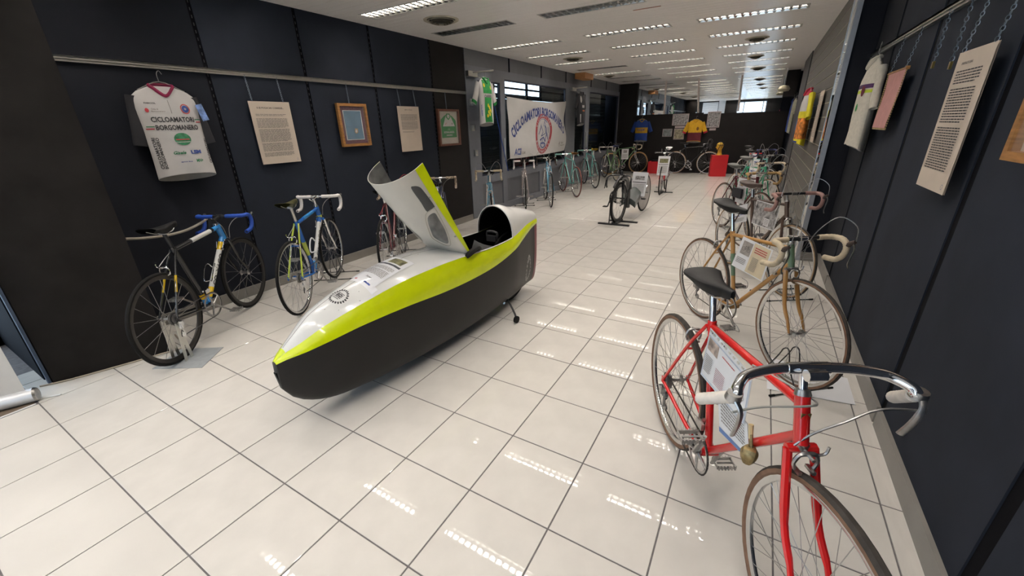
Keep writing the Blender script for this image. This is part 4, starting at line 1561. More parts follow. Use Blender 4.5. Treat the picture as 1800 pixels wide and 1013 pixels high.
deck_sheet('printed sheet with small photo and dark title bar on the white front deck', 1.40, 0.02, 0.21, 0.33, 0.0, 0.004, [
    ('printed_photo', m_photo2, lambda q, p: rect(q, p, 0.015, 0.108, 0.12, 0.065)),
    ('title_bar', mat('charcoal_ink', (0.05, 0.055, 0.065), 0.6, noise=0.1), lambda q, p: rect(q, p, 0, 0.052, 0.19, 0.018)),
    ('printed_lines', m_inkg, lambda q, p: (lines_mb(q, lambda x, y: p(x, y - 0.035), 0.18, 0.11, 12, seed=2, gaps=(4,)))),
    ('printed_lettering', m_ink, lambda q, p: (text_mb(q, 'CICLI', lambda x, y: p(x, y + 0.153), h=0.008), text_mb(q, 'Ticino', lambda x, y: p(x + 0.02, y - 0.125), h=0.014, shear=0.3)))], 0)
deck_sheet('second sheet with a coloured logo row under the first on the deck', 1.575, 0.045, 0.20, 0.045, 0.0, 0.0025, [
    ('printed_logo_row', m_inkb, lambda q, p: rect(q, p, 0.03, 0.006, 0.05, 0.012)),
    ('printed_logo', m_inkr, lambda q, p: rect(q, p, -0.07, 0.006, 0.02, 0.012))], 0)

# ================================================================== BICYCLES IN PLACE
P_red = paint('bright_red_enamel', (0.60, 0.012, 0.012))
P_tan = paint('ochre_enamel', (0.40, 0.20, 0.055), rough=0.4)
P_sage = paint('sage_green_band', (0.10, 0.17, 0.10), rough=0.45)
P_brown = paint('brown_bronze_enamel', (0.085, 0.050, 0.035), rough=0.4)
P_mar = paint('maroon_enamel', (0.10, 0.015, 0.02))
P_cel = paint('celeste_enamel', (0.16, 0.43, 0.40))
P_grn = paint('sea_green_enamel', (0.04, 0.30, 0.16))
P_lblue = paint('light_blue_enamel', (0.13, 0.33, 0.45))
P_blue = paint('blue_enamel', (0.01, 0.11, 0.42))
P_sky = paint('sky_blue_enamel', (0.03, 0.24, 0.60))
P_yel = paint('yellow_enamel', (0.70, 0.46, 0.01))
P_lime = paint('lime_fade', (0.42, 0.52, 0.06))
P_wht = paint('white_enamel', (0.66, 0.66, 0.64))
P_blk = mat('gloss_black', (0.012, 0.012, 0.014), 0.25, noise=0.1, coat=0.4)
P_sil = mat('silver_rose_paint', (0.50, 0.44, 0.44), 0.25, 0.6, noise=0.05)
P_green = paint('grass_green_enamel', (0.12, 0.24, 0.10))
P_navy = paint('navy_enamel', (0.01, 0.014, 0.05))
T_blue = mat('blue_bar_tape', (0.01, 0.06, 0.36), 0.6, noise=0.1, scale=30)
T_white = mat('clean_white_tape', (0.72, 0.68, 0.66), 0.6, noise=0.05, scale=30)
T_pink = mat('dusty_pink_tape', (0.30, 0.17, 0.15), 0.7, noise=0.15, scale=30)
T_cream = mat('aged_cream_tape', (0.52, 0.43, 0.30), 0.8, noise=0.18, scale=30, bump=0.5)
T_tan = mat('tan_cloth_tape', (0.34, 0.22, 0.09), 0.8, noise=0.15, scale=30)
T_black = mat('black_bar_tape', (0.015, 0.015, 0.017), 0.7, noise=0.1)
T_cel = mat('celeste_bar_tape', (0.25, 0.50, 0.45), 0.7, noise=0.1)
T_speck = mat('speckled_bar_tape', (0.35, 0.27, 0.20), 0.7, noise=0.9, scale=45, detail=2)

# right-hand row
R1 = (3.52, 1.62); A1 = -60.5
b = bike('bright red bicycle with chrome upswept bar in the right foreground', R1, A1, {'main': P_red, 'top': P_red, 'down': P_red, 'seat': P_red, 'stay': P_red, 'head': P_red, 'fork': P_red},
         dict(bar='cowhorn', side=m_tan, tire=m_rubber_g, tr=0.0155, old=True, sadh=0.965, tilt=-0.1, shifters=False, stem=m_chrome, ring=0.092, crank_ang=62, steer=-1, wb=0.995, hubx=0.03, stemx=0.045, stemh=0.07, fat=1.08, spokes=36))
badge = MB().box((0.812, 0, 0.775), (0.006, 0.026, 0.06)).build('head_badge', mat('brass_badge', (0.30, 0.22, 0.10), 0.4, 0.7, noise=0.4, scale=60), b)
badge.data.transform(Matrix.Translation((0.018, 0, 0)))
pm = MB().tube(ccat([(0.67, -0.012, 0.54), (0.70, -0.035, 0.545), (0.705, -0.04, 0.50)], 4), [0.012, 0.016, 0.02, 0.024, 0.026, 0.026, 0.024, 0.02, 0.012], 8, flat=0.6)
pm.tube([(0.70, -0.03, 0.545), (0.68, -0.03, 0.60)], 0.006, 6)
pm.build('down_tube_lever', mat('brass_badge', (0.3, 0.22, 0.1)), b)
MB().tube([(0.682, -0.03, 0.585), (0.67, -0.03, 0.63)], [0.007, 0.008], 8).build('ivory_knob', mat('ivory', (0.55, 0.42, 0.22), 0.5, noise=0.1), b)

R2 = (3.46, 3.22); A2 = -51
bike('ochre and sage old bicycle with cream taped bars behind the red one', R2, A2, {'main': P_tan, 'head': P_sage, 'crown': m_steel, 'fork': P_tan},
     dict(tape=T_cream, tape_from=0.09, hood=m_brownl, lever=m_alu, side=m_tan, tire=m_rubber_g, old=True, bands=[('seat', 0.42, 0.72, P_sage)], sadh=0.985, ring=0.09, crank_ang=-35, clips=True, saddle=m_leather, stem=m_chrome, barm=m_blackp, tilt=0.3))
R3 = (3.57, 4.85); A3 = -58
bike('brown bicycle with dusty pink taped bars and tan tyres, third of the right row', R3, A3, {'main': P_brown}, dict(tape=T_pink, tape_from=0.10, barm=m_blackp, hood=m_brownl, lever=m_alu, side=m_tanl, tire=m_rubber_g, saddle=m_brownl, sadh=0.945, old=True, stem=m_steel, stemh=0.075, crank_ang=-60))
R4 = (3.33, 6.75); A4 = -60
bike('maroon bicycle with tan cloth bar tape and grey saddle, fourth of the right row', R4, A4, {'main': P_mar, 'fork': m_chrome}, dict(tape=T_tan, side=m_tan, sadh=0.955, saddle=mat('grey_leather', (0.07, 0.07, 0.065), 0.5, noise=0.2), crank_ang=-70, lever=m_alu))
R5 = (3.42, 8.25); A5 = -60
bike('sea green bicycle with ivory bar tape, fifth of the right row', R5, A5, {'main': P_grn}, dict(tape=T_cream, side=m_tanl, sadh=0.95, saddle=mat('grey_leather', (0.07, 0.07, 0.065)), crank_ang=-30, lever=m_alu))
R6 = (3.44, 10.0); A6 = -60
bike('green bicycle with black bar tape behind the sea green one', R6, A6, {'main': P_cel, 'fork': m_chrome, 'seat': P_wht}, dict(tape=T_black, side=m_rubber, sadh=0.96, crank_ang=-55))
R7 = (3.36, 11.7); A7 = -60
bike('red and navy bicycle with navy bar tape, farthest of the right row', R7, A7, {'main': P_navy, 'top': P_red, 'seat': P_wht}, dict(tape=mat('navy_bar_tape', (0.015, 0.02, 0.08), 0.7, noise=0.1), sadh=0.955, crank_ang=-45))

# left-hand row
L1 = (0.22, 0.71); B1 = 124
b = bike('black, yellow and blue bicycle with blue bars nearest the black pier', L1, B1, {'main': P_blk, 'head': P_sky, 'down': P_wht, 'top': P_blk, 'seat': P_blk, 'stay': P_blk, 'sstay': P_blk, 'fork': P_blk},
         dict(tape=T_blue, tape_from=0.05, barm=m_blackp, stem=m_blackp, hood=m_blackp, lever=m_blackp, cables='low', rim=mat('grey_black_rim', (0.035, 0.032, 0.03), 0.35, 0.5, noise=0.1), deep=0.012, spokes=18, sadh=0.965, stay2=P_yel,
              bands=[('down', 0.0, 0.10, P_sky), ('down', 0.10, 0.24, P_yel), ('down', 0.78, 0.90, P_yel), ('down', 0.90, 1.0, P_sky), ('top', 0.35, 0.8, P_wht), ('top', 0.86, 1.0, P_sky), ('seat', 0.03, 0.12, P_sky), ('seat', 0.12, 0.2, P_yel)],
              text=('COLNAGO', 0.29, 0.028, m_ink), cage=m_chrome, fat=1.35, wb=1.0, metal=m_chrome, crank=m_steel, crank_ang=-40, post=m_blackp))
bike('blue and lime bicycle with white bar tape, second from the black pier', (0.27, 1.66), 125, {'main': P_blue, 'fork': m_chrome, 'down': P_wht, 'sstay': P_lime, 'stay': P_blue},
     dict(tape=T_white, tape_from=0.04, hood=m_blackp, lever=m_blackp, cables='low', sadh=0.985, stay2=m_chrome, bands=[('down', 0.0, 0.16, P_sky), ('down', 0.88, 1.0, P_blue), ('seat', 0.35, 0.62, P_lime), ('top', 0.3, 0.75, P_sky), ('head', 0.1, 0.3, P_lime)],
          text=('COLNAGO', 0.29, 0.028, m_ink), cage=m_paper, metal=m_chrome, crank=m_steel, crank_ang=-60, stemh=0.08, fat=1.3, saddle=mat('black_yellow_saddle', (0.05, 0.05, 0.015), 0.4, noise=0.7, scale=12), post=m_alu))
bike('dark red bicycle with red cables and white hoods behind the raised canopy', (0.32, 2.69), 125, {'main': P_mar, 'fork': m_chrome},
     dict(tape=T_speck, hood=m_white, sadh=0.955, cable=mat('red_cable', (0.4, 0.01, 0.02), 0.4, noise=0.1), metal=m_chrome, crank_ang=-80))
bike('dark bicycle with speckled bar tape, mostly hidden behind the raised canopy', (0.30, 3.62), 125, {'main': P_navy}, dict(tape=T_speck, sadh=0.90, cables='low', crank_ang=-30))
bike('pale blue bicycle with beige bar tape in front of the black wall end', (0.46, 4.62), 125, {'main': P_lblue, 'fork': m_chrome}, dict(tape=T_cream, sadh=0.955, side=m_tanl, crank_ang=-90))
bike('silver rose bicycle with clean white bar tape under the banner start', (0.04, 6.42), 120, {'main': P_sil}, dict(tape=T_white, saddle=m_brownl, sadh=0.965, metal=m_chrome, crank_ang=-10, rim=m_rim))
bike('light blue bicycle with black saddle under the middle of the banner', (0.19, 7.22), 122, {'main': P_lblue, 'fork': m_chrome}, dict(tape=m_brownl, sadh=0.96, crank_ang=-35))
bike('celeste bicycle with tan saddle and red-brown tyres under the banner end', (0.20, 8.55), 132, {'main': P_cel, 'fork': P_cel}, dict(tape=T_cel, saddle=m_tanleather, tire=m_redtire, side=m_redtire, sadh=0.965, cables='low', crank_ang=-60))
bike('celeste bicycle with yellow saddle beside the second glazed door', (0.13, 10.02), 128, {'main': P_cel, 'fork': P_cel}, dict(tape=T_cel, saddle=mat('yellow_saddle', (0.5, 0.35, 0.02), 0.5, noise=0.2), sadh=0.965, cables='low', crank_ang=-60))
bike('green bicycle with white bar tape and blue saddle near the far window', (0.22, 11.55), 128, {'main': P_green, 'fork': m_chrome}, dict(tape=T_white, saddle=mat('blue_saddle', (0.02, 0.03, 0.12), 0.5, noise=0.2), sadh=0.965, crank_ang=-60))
bike('green bicycle with gold rims standing side-on before the black far board', (-0.46, 13.10), 41, {'main': P_green, 'fork': m_chrome}, dict(tape=T_cream, side=m_tanl, tire=m_tanl, rim=mat('gold_rim', (0.42, 0.27, 0.10), 0.3, 0.8, noise=0.1), sadh=0.955, crank_ang=-110, metal=m_chrome, crank=m_chrome))
bike('black bicycle with tan tyres and chrome crank against the far board', (1.38, 14.0), 0, {'main': P_blk}, dict(tape=T_black, side=m_tanl, tire=m_tanl, sadh=0.93, crank_ang=-50, crank=m_chrome, ringm=m_chrome))
bike('maroon time trial bicycle with white saddle in the middle of the aisle', (1.80, 10.45), -86, {'main': P_mar, 'fork': P_red, 'head': P_blk}, dict(bar='none', spokes=16, deep=0.03, rim=m_rimdark, saddle=m_paper, sadh=0.99, wb=0.96, crank_ang=-90, post=P_blk))

# aero bars of the time trial bicycle
tt = bpy.data.objects['racing_bicycle.0'] if 'racing_bicycle.0' in bpy.data.objects else None
tt = [o for o in COL.objects if o.get('label', '').startswith('maroon time trial')][0]
mb = MB().tube(ccat([(0.86, -0.21, 0.92), (0.84, -0.18, 0.915), (0.83, 0, 0.915), (0.84, 0.18, 0.915), (0.94, 0.21, 0.92)], 4), 0.012, 8)
for s in (-1, 1):
    mb.tube(ccat([(0.84, s * 0.05, 0.935), (0.98, s * 0.045, 0.95), (1.08, s * 0.04, 1.0)], 4), 0.011, 8).tube([(0.84, s * 0.19, 0.915), (0.96, s * 0.2, 0.925)], 0.014, 8)
mb.build('handlebar', P_blk, tt)
stm = thing('bicycle_stand', (1.86, 9.55, 0), 'black flat stand under the time trial bicycle', 'stand')
MB().b2((-0.20, 0.32, 0), (0.22, 0.36, 0.02)).b2((-0.02, -0.05, 0.02), (0.02, 0.36, 0.04)).build('base_bars', m_blackp, stm, smooth=False)
MB().b2((0.05, 0.33, 0.02), (0.07, 0.35, 0.30)).build('upright', m_blackp, stm, smooth=False)

wire_stand(R1, A1, 0.98, 'black wire stand holding the front wheel of the red bicycle')
wire_stand(R2, A2, 0.98, 'black wire stand at the front wheel of the ochre bicycle')
wire_stand(R3, A3, 0.98, 'black wire stand at the front wheel of the brown bicycle')
wire_stand(R4, A4, 0.98, 'black wire stand at the front wheel of the maroon bicycle')
wire_stand((0.27, 1.66), 125, 0.98, 'black wire stand at the front wheel of the blue and lime bicycle')
wire_stand((0.32, 2.69), 125, 0.98, 'black wire stand at the dark red bicycle behind the canopy')
wire_stand((0.04, 6.42), 120, 0.98, 'black wire stand under the silver rose bicycle')
wire_stand((0.19, 7.22), 122, 0.98, 'black wire stand under the light blue bicycle')
wire_stand((0.20, 8.55), 132, 0.98, 'black wire stand under the celeste bicycle with tan saddle')
wire_stand((0.13, 10.02), 128, 0.98, 'black wire stand under the celeste bicycle with yellow saddle')
# plate stand of the first left bicycle
st = thing('bicycle_stand', (L1[0], L1[1], 0), 'grey steel bracket stand on a square plate at the rear wheel', 'stand', math.radians(B1))
pl = MB().prism([(-0.14, -0.22), (0.15, -0.20), (0.16, 0.13), (-0.12, 0.14)], 0.0, 0.004).build('base_plate', mat('grey_steel_plate', (0.30, 0.32, 0.33), 0.4, noise=0.1), st, smooth=False)
for s in (-1, 1):
    u = MB()
    y = s * 0.045
    u.add([(-0.045, y, 0.004), (-0.015, y, 0.004), (-0.006, y, 0.12), (0.006, y, 0.12), (0.015, y, 0.004), (0.045, y, 0.004), (0.014, y, 0.33), (-0.014, y, 0.33),
           (-0.045, y + .003, 0.004), (-0.015, y + .003, 0.004), (-0.006, y + .003, 0.12), (0.006, y + .003, 0.12), (0.015, y + .003, 0.004), (0.045, y + .003, 0.004), (0.014, y + .003, 0.33), (-0.014, y + .003, 0.33)],
          [(0, 1, 2, 7), (2, 3, 6, 7), (3, 4, 5, 6), (8, 15, 10, 9), (10, 15, 14, 11), (11, 14, 13, 12), (0, 7, 15, 8), (5, 13, 14, 6), (1, 9, 10, 2), (3, 11, 12, 4)])
    u.build('bracket', m_alu, st, smooth=False)
st = thing('bicycle_stand', (1.38 + .98, 14.0, 0), 'chrome curved leg stand beside the tall red plinth', 'stand')
MB().tube(ccat([(-0.22, -0.12, 0.008), (-0.05, -0.10, 0.16), (0.02, -0.09, 0.22), (0.12, -0.09, 0.2)], 5), 0.010, 8).build('leg', m_chrome, st)
MB().tube(ccat([(-0.22, 0.12, 0.008), (-0.05, 0.10, 0.16), (0.02, 0.09, 0.22), (0.12, 0.09, 0.2)], 5), 0.010, 8).build('leg', m_chrome, st)

# ---- sheets hung in the frames
f1 = local(R1, A1)
SH = lambda f, y, pts: [f(p[0], y, p[1]) for p in pts]
sheet('information_sheet', 'laminated sheet with photos hanging from the red bicycle top tube', 'sheet', SH(f1, -0.032, [(0.315, 0.80), (0.625, 0.785), (0.64, 0.60), (0.30, 0.575)]), [
    ('rect', mat('pale_blue_print', (0.42, 0.47, 0.56), 0.5, noise=0.3, scale=14), (0.5, 0.55, 0.98, 0.86)), ('rect', m_paper, (0.5, 0.55, 0.94, 0.80)),
    ('rect', mat('faded_photo', (0.42, 0.33, 0.28), 0.5, noise=0.6, scale=30), (0.17, 0.27, 0.26, 0.24)), ('rect', mat('faded_photo2', (0.26, 0.2, 0.2), 0.5, noise=0.6, scale=40), (0.62, 0.86, 0.10, 0.16)),
    ('lines', mat('pink_ink', (0.42, 0.22, 0.25), 0.6, noise=0.1), (0.42, 0.72, 0.22, 0.34, 9, 3)), ('lines', m_inkg, (0.13, 0.66, 0.18, 0.36, 10, 8)), ('lines', m_inkr, (0.55, 0.24, 0.3, 0.05, 1, 4)),
    ('bike', m_inkg, (0.82, 0.55, 0.07)), ('rect', m_ink, (0.40, 0.03, 0.03, 0.03)), ('rect', m_ink, (0.10, 0.03, 0.03, 0.03))], bend=0.0)
cb = MB()
for k in range(10):
    p = f1(0.33 + 0.03 * k, -0.034, 0.792 - 0.0013 * k)
    cb.box(p, (0.012, 0.004, 0.007), Matrix.Rotation(math.radians(A1), 3, 'Z'))
o = cb.build('comb_binding', m_alu, smooth=False)
shr1 = [o2 for o2 in COL.objects if o2.get('label', '').startswith('laminated sheet with photos')][0]
o.data.transform(Matrix.Translation(-shr1.location)); o.parent = shr1
lowsh = sheet('information_sheet', 'second sheet with blue edge showing below the laminated one', 'sheet', SH(f1, -0.025, [(0.42, 0.62), (0.64, 0.61), (0.70, 0.50), (0.50, 0.45)]), [
    ('lines', m_inkg, (0.5, 0.45, 0.8, 0.6, 8, 3)), ('rect', mat('blue_print', (0.12, 0.2, 0.4), 0.5, noise=0.1), (0.5, 0.94, 1.0, 0.10))])
f2 = local(R2, A2)
sheet('information_sheet', 'tilted sheet with bicycle photo in the ochre bicycle frame', 'sheet', SH(f2, -0.035, [(0.42, 0.805), (0.70, 0.785), (0.665, 0.56), (0.355, 0.575)]), [
    ('rect', mat('cream_print', (0.62, 0.52, 0.36), 0.5, noise=0.05), (0.70, 0.5, 0.52, 0.94)), ('rect', mat('photo_ground', (0.30, 0.27, 0.25), 0.5, noise=0.3, scale=20), (0.25, 0.30, 0.32, 0.42)),
    ('bike', m_ink, (0.25, 0.33, 0.075)), ('lines', m_inkr, (0.70, 0.22, 0.38, 0.2, 3, 2)), ('lines', m_inkg, (0.62, 0.66, 0.2, 0.44, 12, 5)), ('lines', m_inkg, (0.22, 0.72, 0.3, 0.2, 4, 6)), ('rect', m_ink, (0.82, 0.42, 0.05, 0.06))])
sheet('floor_card', 'white card lying on the floor beneath the ochre bicycle front wheel', 'card', [V((3.98, 2.72, 0.004)), V((4.42, 2.66, 0.004)), V((4.42, 2.36, 0.004)), V((3.98, 2.30, 0.004))], [], m=m_paper)
f3 = local(R3, A3)
sheet('photo_sheet', 'old cyclists photo sheet filling the brown bicycle frame', 'photo', SH(f3, -0.035, [(0.40, 0.80), (0.76, 0.80), (0.74, 0.56), (0.38, 0.56)]), [
    ('rect', m_photo, (0.5, 0.5, 0.97, 0.94)), ('rect', m_paper, (0.62, 0.76, 0.22, 0.30)), ('lines', m_inkg, (0.62, 0.76, 0.18, 0.24, 5, 5))])
sheet('information_sheet', 'white sheet with blue script behind the black leather saddle', 'sheet', SH(f3, -0.04, [(-0.02, 0.64), (0.26, 0.74), (0.30, 0.56), (0.02, 0.46)]), [
    ('lines', m_inkb, (0.62, 0.35, 0.5, 0.12, 1, 5)), ('lines', m_inkb, (0.35, 0.6, 0.5, 0.12, 1, 9)), ('text', m_inkb, (0.75, 0.5, 0.35, 0.16, 'Ciclo')), ('lines', m_inkg, (0.5, 0.82, 0.7, 0.2, 3, 4))])
f4 = local(R4, A4)
o = MB().box((0, 0, 0), (0.24, 0.03, 0.13), Matrix.Rotation(math.radians(A4), 3, 'Z'))
o = o.build('frame_bag', m_jblack, smooth=False)
o.location = f4(0.50, -0.075, 0.60)
tag(o, 'plain black bag hanging in the maroon bicycle frame', 'bag')
k = 0
for (R, A, lab) in ((R4, A4, 'sheet with blue heading in the maroon bicycle of the right row'), (R5, A5, 'sheet with blue logo in the sea green bicycle frame'), (R6, A6, 'white sheet in the green bicycle with black bars'), (R7, A7, 'white sheet in the farthest bicycle of the right row')):
    f = local(R, A)
    sheet('information_sheet', lab, 'sheet', SH(f, -0.035, [(0.40, 0.80), (0.64, 0.80), (0.64, 0.46), (0.40, 0.46)]), [
        ('lines', m_inkg, (0.5, 0.62, 0.8, 0.5, 12, k)), ('rect', m_inkb, (0.5, 0.16, 0.7, 0.06)), ('rect', m_photo, (0.4, 0.27, 0.4, 0.12))])
    k += 1
f11 = local((-0.46, 13.10), 41)
sheet('information_sheet', 'pale sheet hanging in the side-on green bicycle frame', 'sheet', SH(f11, -0.035, [(0.36, 0.78), (0.60, 0.78), (0.60, 0.46), (0.36, 0.46)]), [('rect', m_photo, (0.5, 0.25, 0.5, 0.25)), ('lines', m_inkg, (0.5, 0.7, 0.8, 0.4, 8, 1))])
sheet('information_sheet', 'sheet with green photo on the front of the time trial bicycle', 'sheet', [V((1.79, 9.34, 0.86)), V((2.04, 9.34, 0.86)), V((2.01, 9.36, 0.45)), V((1.78, 9.36, 0.45))], [
    ('rect', m_photo2, (0.5, 0.24, 0.72, 0.22)), ('rect', m_ink, (0.5, 0.42, 0.85, 0.03)), ('lines', m_inkg, (0.5, 0.68, 0.78, 0.4, 9, 4))])

# ================================================================== PRONE RECORD BICYCLE
pb = thing('prone_bicycle', (1.835, 6.33, 0), 'black prone-position bicycle with grey body shell and white rear disc', 'bicycle', math.radians(84.5))
idt = lambda p: p
ww = wheel(pb, 'front_wheel', 0.0, idt, m_rubber, rim=m_rimdark, deep=0.035, spokes=18, tr=0.018)
ww = wheel(pb, 'rear_wheel', 1.22, idt, m_rubber, rim=m_rimdark, disc=mat('pale_disc', (0.30, 0.28, 0.27), 0.4, noise=0.1), tr=0.013)
fb = MB()
fb.tube(ccat([(-0.24, 0, 0.62), (-0.10, 0, 0.71), (0.06, 0, 0.74), (0.26, 0, 0.69), (0.38, 0, 0.50), (0.42, 0, 0.20)], 5), [0.022] * 8 + [0.036] * 18, 10, flat=1.2)
fb.tube(ccat([(0.40, 0, 0.26), (0.8, 0, 0.36), (1.22, 0.0, RW)], 4), 0.022, 8)
fb.build('frame', P_blk, pb)
for s in (-1, 1):
    MB().tube(ccat([(0.02, s * 0.045, 0.70), (0.0, s * 0.055, 0.55), (0.0, s * 0.06, RW)], 4), [0.022] * 5 + [0.016] * 4, 8, flat=1.5).build('fork_blade', P_blk, pb)
    MB().tube([(1.22, s * 0.062, RW), (0.84, s * 0.05, 0.42)], 0.012, 6).build('chainstay', P_blk, pb)
m_gshell = mat('grey_green_shell', (0.035, 0.043, 0.041), 0.35, noise=0.1, coat=0.2)
bs = MB()


def shell(u, v):
    x = 0.40 + 0.56 * u
    w = 0.135 - 0.02 * u
    a = (v * 2 - 1)
    z = 0.30 + 0.27 * u + 0.11 * math.cos(a * PI / 2) * (0.6 + 0.4 * u)
    return V((x, w * a, z))


bs.grid(shell, 8, 10)
bs.grid(lambda u, v: shell(u, v) - V((0, 0, 0.10 - 0.02 * u)) if abs(v - .5) > .0 else shell(u, v), 8, 10)
for e in (0, 1):
    bs.grid(lambda u, v: shell(v, e) - V((0, 0, (0.10 - 0.02 * v) * u)), 1, 8)
    bs.grid(lambda u, v: shell(e, v) - V((0, 0, (0.10 - 0.02 * e) * u)), 1, 10)
bs = bs.build('body_shell', m_gshell, pb)
q = MB()
p0 = shell(0.55, 0.5)
text_mb(q, '1', lambda x, y: shell(0.55 - y / 0.62 * 1.0, 0.5 - x / 0.21) + V((-0.004, 0, 0.012)), h=0.09, bold=0.06)
q.build('number', m_inner, bs, smooth=False)
hb = MB().tube(ccat([(-0.06, -0.20, 0.74), (-0.02, -0.17, 0.77), (0.03, -0.08, 0.775), (0.05, 0, 0.775), (0.03, 0.08, 0.775), (-0.02, 0.17, 0.77), (-0.06, 0.20, 0.74)], 4), 0.011, 8)
hb.tube([(0.04, 0, 0.73), (0.04, 0, 0.84)], 0.022, 8)
hb.build('handlebar', P_blk, pb)
for s in (-1, 1):
    MB().tube(ccat([(-0.06, s * 0.20, 0.74), (-0.08, s * 0.20, 0.70), (-0.07, s * 0.205, 0.62), (-0.05, s * 0.205, 0.59)], 3), 0.016, 8).tube([(-0.10, s * 0.20, 0.71), (-0.13, s * 0.21, 0.58)], 0.006, 6).build('brake_lever', P_blk, pb)
rp_ = MB().tube([(0.80, 0, 0.55), (0.80, 0, 0.72)], 0.016, 8).box((0.80, 0, 0.74), (0.05, 0.22, 0.02)).tube([(0.80, -0.07, 0.72), (0.72, -0.05, 0.55)], 0.010, 6)
rp_.build('chest_rest', P_blk, pb)
cr = MB()
cr.rev([(0.07, 0.004), (0.105, 0.004), (0.105, -0.004), (0.07, -0.004)], (-0.02, 0.115, 0.42), 'y', 28, close=True)
for k in range(5):
    a = 2 * PI * k / 5
    cr.tube([(-0.02, 0.115, 0.42), (-0.02 + 0.09 * math.cos(a), 0.115, 0.42 + 0.09 * math.sin(a))], 0.008, 6)
cr.tube([(-0.02, 0.13, 0.42), (-0.02, -0.10, 0.42)], 0.014, 8)
cr = cr.build('crankset', P_blk, pb)
MB().tube([(-0.02, 0.135, 0.42), (-0.10, 0.15, 0.29)], 0.011, 6).box((-0.10, 0.19, 0.285), (0.06, 0.07, 0.015)).build('crank_arm', P_blk, cr, smooth=False)
MB().tube([(-0.02, -0.11, 0.42), (0.06, -0.13, 0.56)], 0.011, 6).build('crank_arm', P_blk, cr, smooth=False)
cr2 = MB().tube([(0.92, -0.07, 0.40), (0.92, 0.07, 0.40)], 0.014, 8).tube([(0.92, -0.09, 0.40), (0.80, -0.10, 0.30)], 0.011, 6).box((0.79, -0.14, 0.30), (0.06, 0.07, 0.02)).tube([(0.92, -0.09, 0.40), (1.04, -0.10, 0.50)], 0.011, 6)
cr2.build('rear_crank', P_blk, pb, smooth=False)
sd = thing('bicycle_stand', (1.83, 6.30, 0), 'black floor stand with two cross feet gripping the prone bicycle wheel', 'stand')
MB().b2((-0.28, -0.13, 0.0), (0.24, -0.085, 0.025)).b2((-0.17, 0.15, 0.0), (0.30, 0.19, 0.025)).build('cross_foot', m_blackp, sd, smooth=False)
MB().b2((-0.05, -0.13, 0.025), (0.05, 0.19, 0.05)).build('spine', m_blackp, sd, smooth=False)
MB().tube([(-0.10, -0.10, 0.02), (-0.13, 0.02, 0.36)], 0.010, 6).tube([(-0.13, 0.02, 0.36), (-0.05, 0.04, 0.36)], 0.010, 6).build('holder_arm', m_blackp, sd)
sheet('information_sheet', 'sheet with photo standing behind the prone bicycle bars', 'sheet', [V((1.86, 7.0, 0.77)), V((2.12, 7.0, 0.76)), V((2.09, 6.98, 0.36)), V((1.84, 6.98, 0.36))], [
    ('rect', m_photo, (0.5, 0.24, 0.62, 0.16)), ('rect', m_ink, (0.5, 0.42, 0.9, 0.03)), ('lines', m_inkg, (0.5, 0.68, 0.78, 0.4, 9, 14))])

# ================================================================== WALL DISPLAYS
m_chain = mat('blued_chain', (0.22, 0.27, 0.33), 0.4, 0.7, noise=0.2)


def chain(top, bot, parent=None, fine=True, origin=V((0, 0, 0)), r=0.011):
    top, bot = V(top), V(bot)
    d = (bot - top)
    L = d.length
    n = max(4, int(L / (r * 1.55)))
    d.normalize()
    mb = MB()
    u = V((0, 1, 0)); w = d.cross(u).normalized()
    for k in range(n):
        c = top + d * L * (k + 0.5) / n - origin
        s = u if k % 2 else w
        P = []
        for q in range(8):
            a = 2 * PI * q / 8
            P.append(c + d * (r * math.cos(a)) + s * (r * 0.6 * math.sin(a)))
        mb.tube(P, 0.0018, 3, closed=True)
    return mb.build('hanging_chain', m_chain, parent)


def wall_sheet(side, y0, y1, z0, z1, label, art, m=m_cream, name='text_panel', cat='panel', chains=(), off=0.05):
    """hung board; side 1 on the left wall (faces +x), -1 on the right wall (faces -x)"""
    x = LX + off if side == 1 else RX - off
    if side == 1:
        cs = [V((x, y0, z1)), V((x, y1, z1)), V((x, y1, z0)), V((x, y0, z0))]
    else:
        cs = [V((x, y1, z1)), V((x, y0, z1)), V((x, y0, z0)), V((x, y1, z0))]
    o = sheet(name, label, cat, cs, art, thick=0.006, m=m)
    for y in chains:
        chain((LX + 0.022 if side == 1 else RX - 0.022, y, 2.075), (x, y, z1), o, origin=o.location)
    return o


# left wall
wall_sheet(1, 2.09, 2.50, 1.27, 1.85, 'large cream text panel headed E SE POGACAR CORRESSE on the left wall', [
    ('text', m_ink, (0.5, 0.10, 0.66, 0.028, 'E SE POGACAR CORRESSE...')), ('lines', m_inkg, (0.48, 0.21, 0.76, 0.036, 2, 5)), ('lines', m_inkg, (0.48, 0.57, 0.78, 0.62, 36, 7, (9, 22, 31))), ('ring', m_inkb, (0.92, 0.95, 0.010))], chains=(2.13, 2.44))
wall_sheet(1, 4.02, 4.43, 1.27, 1.85, 'smaller cream text panel between the two framed jerseys', [
    ('text', m_ink, (0.5, 0.075, 0.36, 0.018, 'GIRO D ITALIA')), ('lines', m_inkg, (0.5, 0.34, 0.78, 0.34, 22, 17, (9,))), ('lines', m_inkg, (0.40, 0.56, 0.55, 0.03, 2, 18)), ('ring', m_inkb, (0.93, 0.95, 0.009))], chains=(4.08, 4.38))


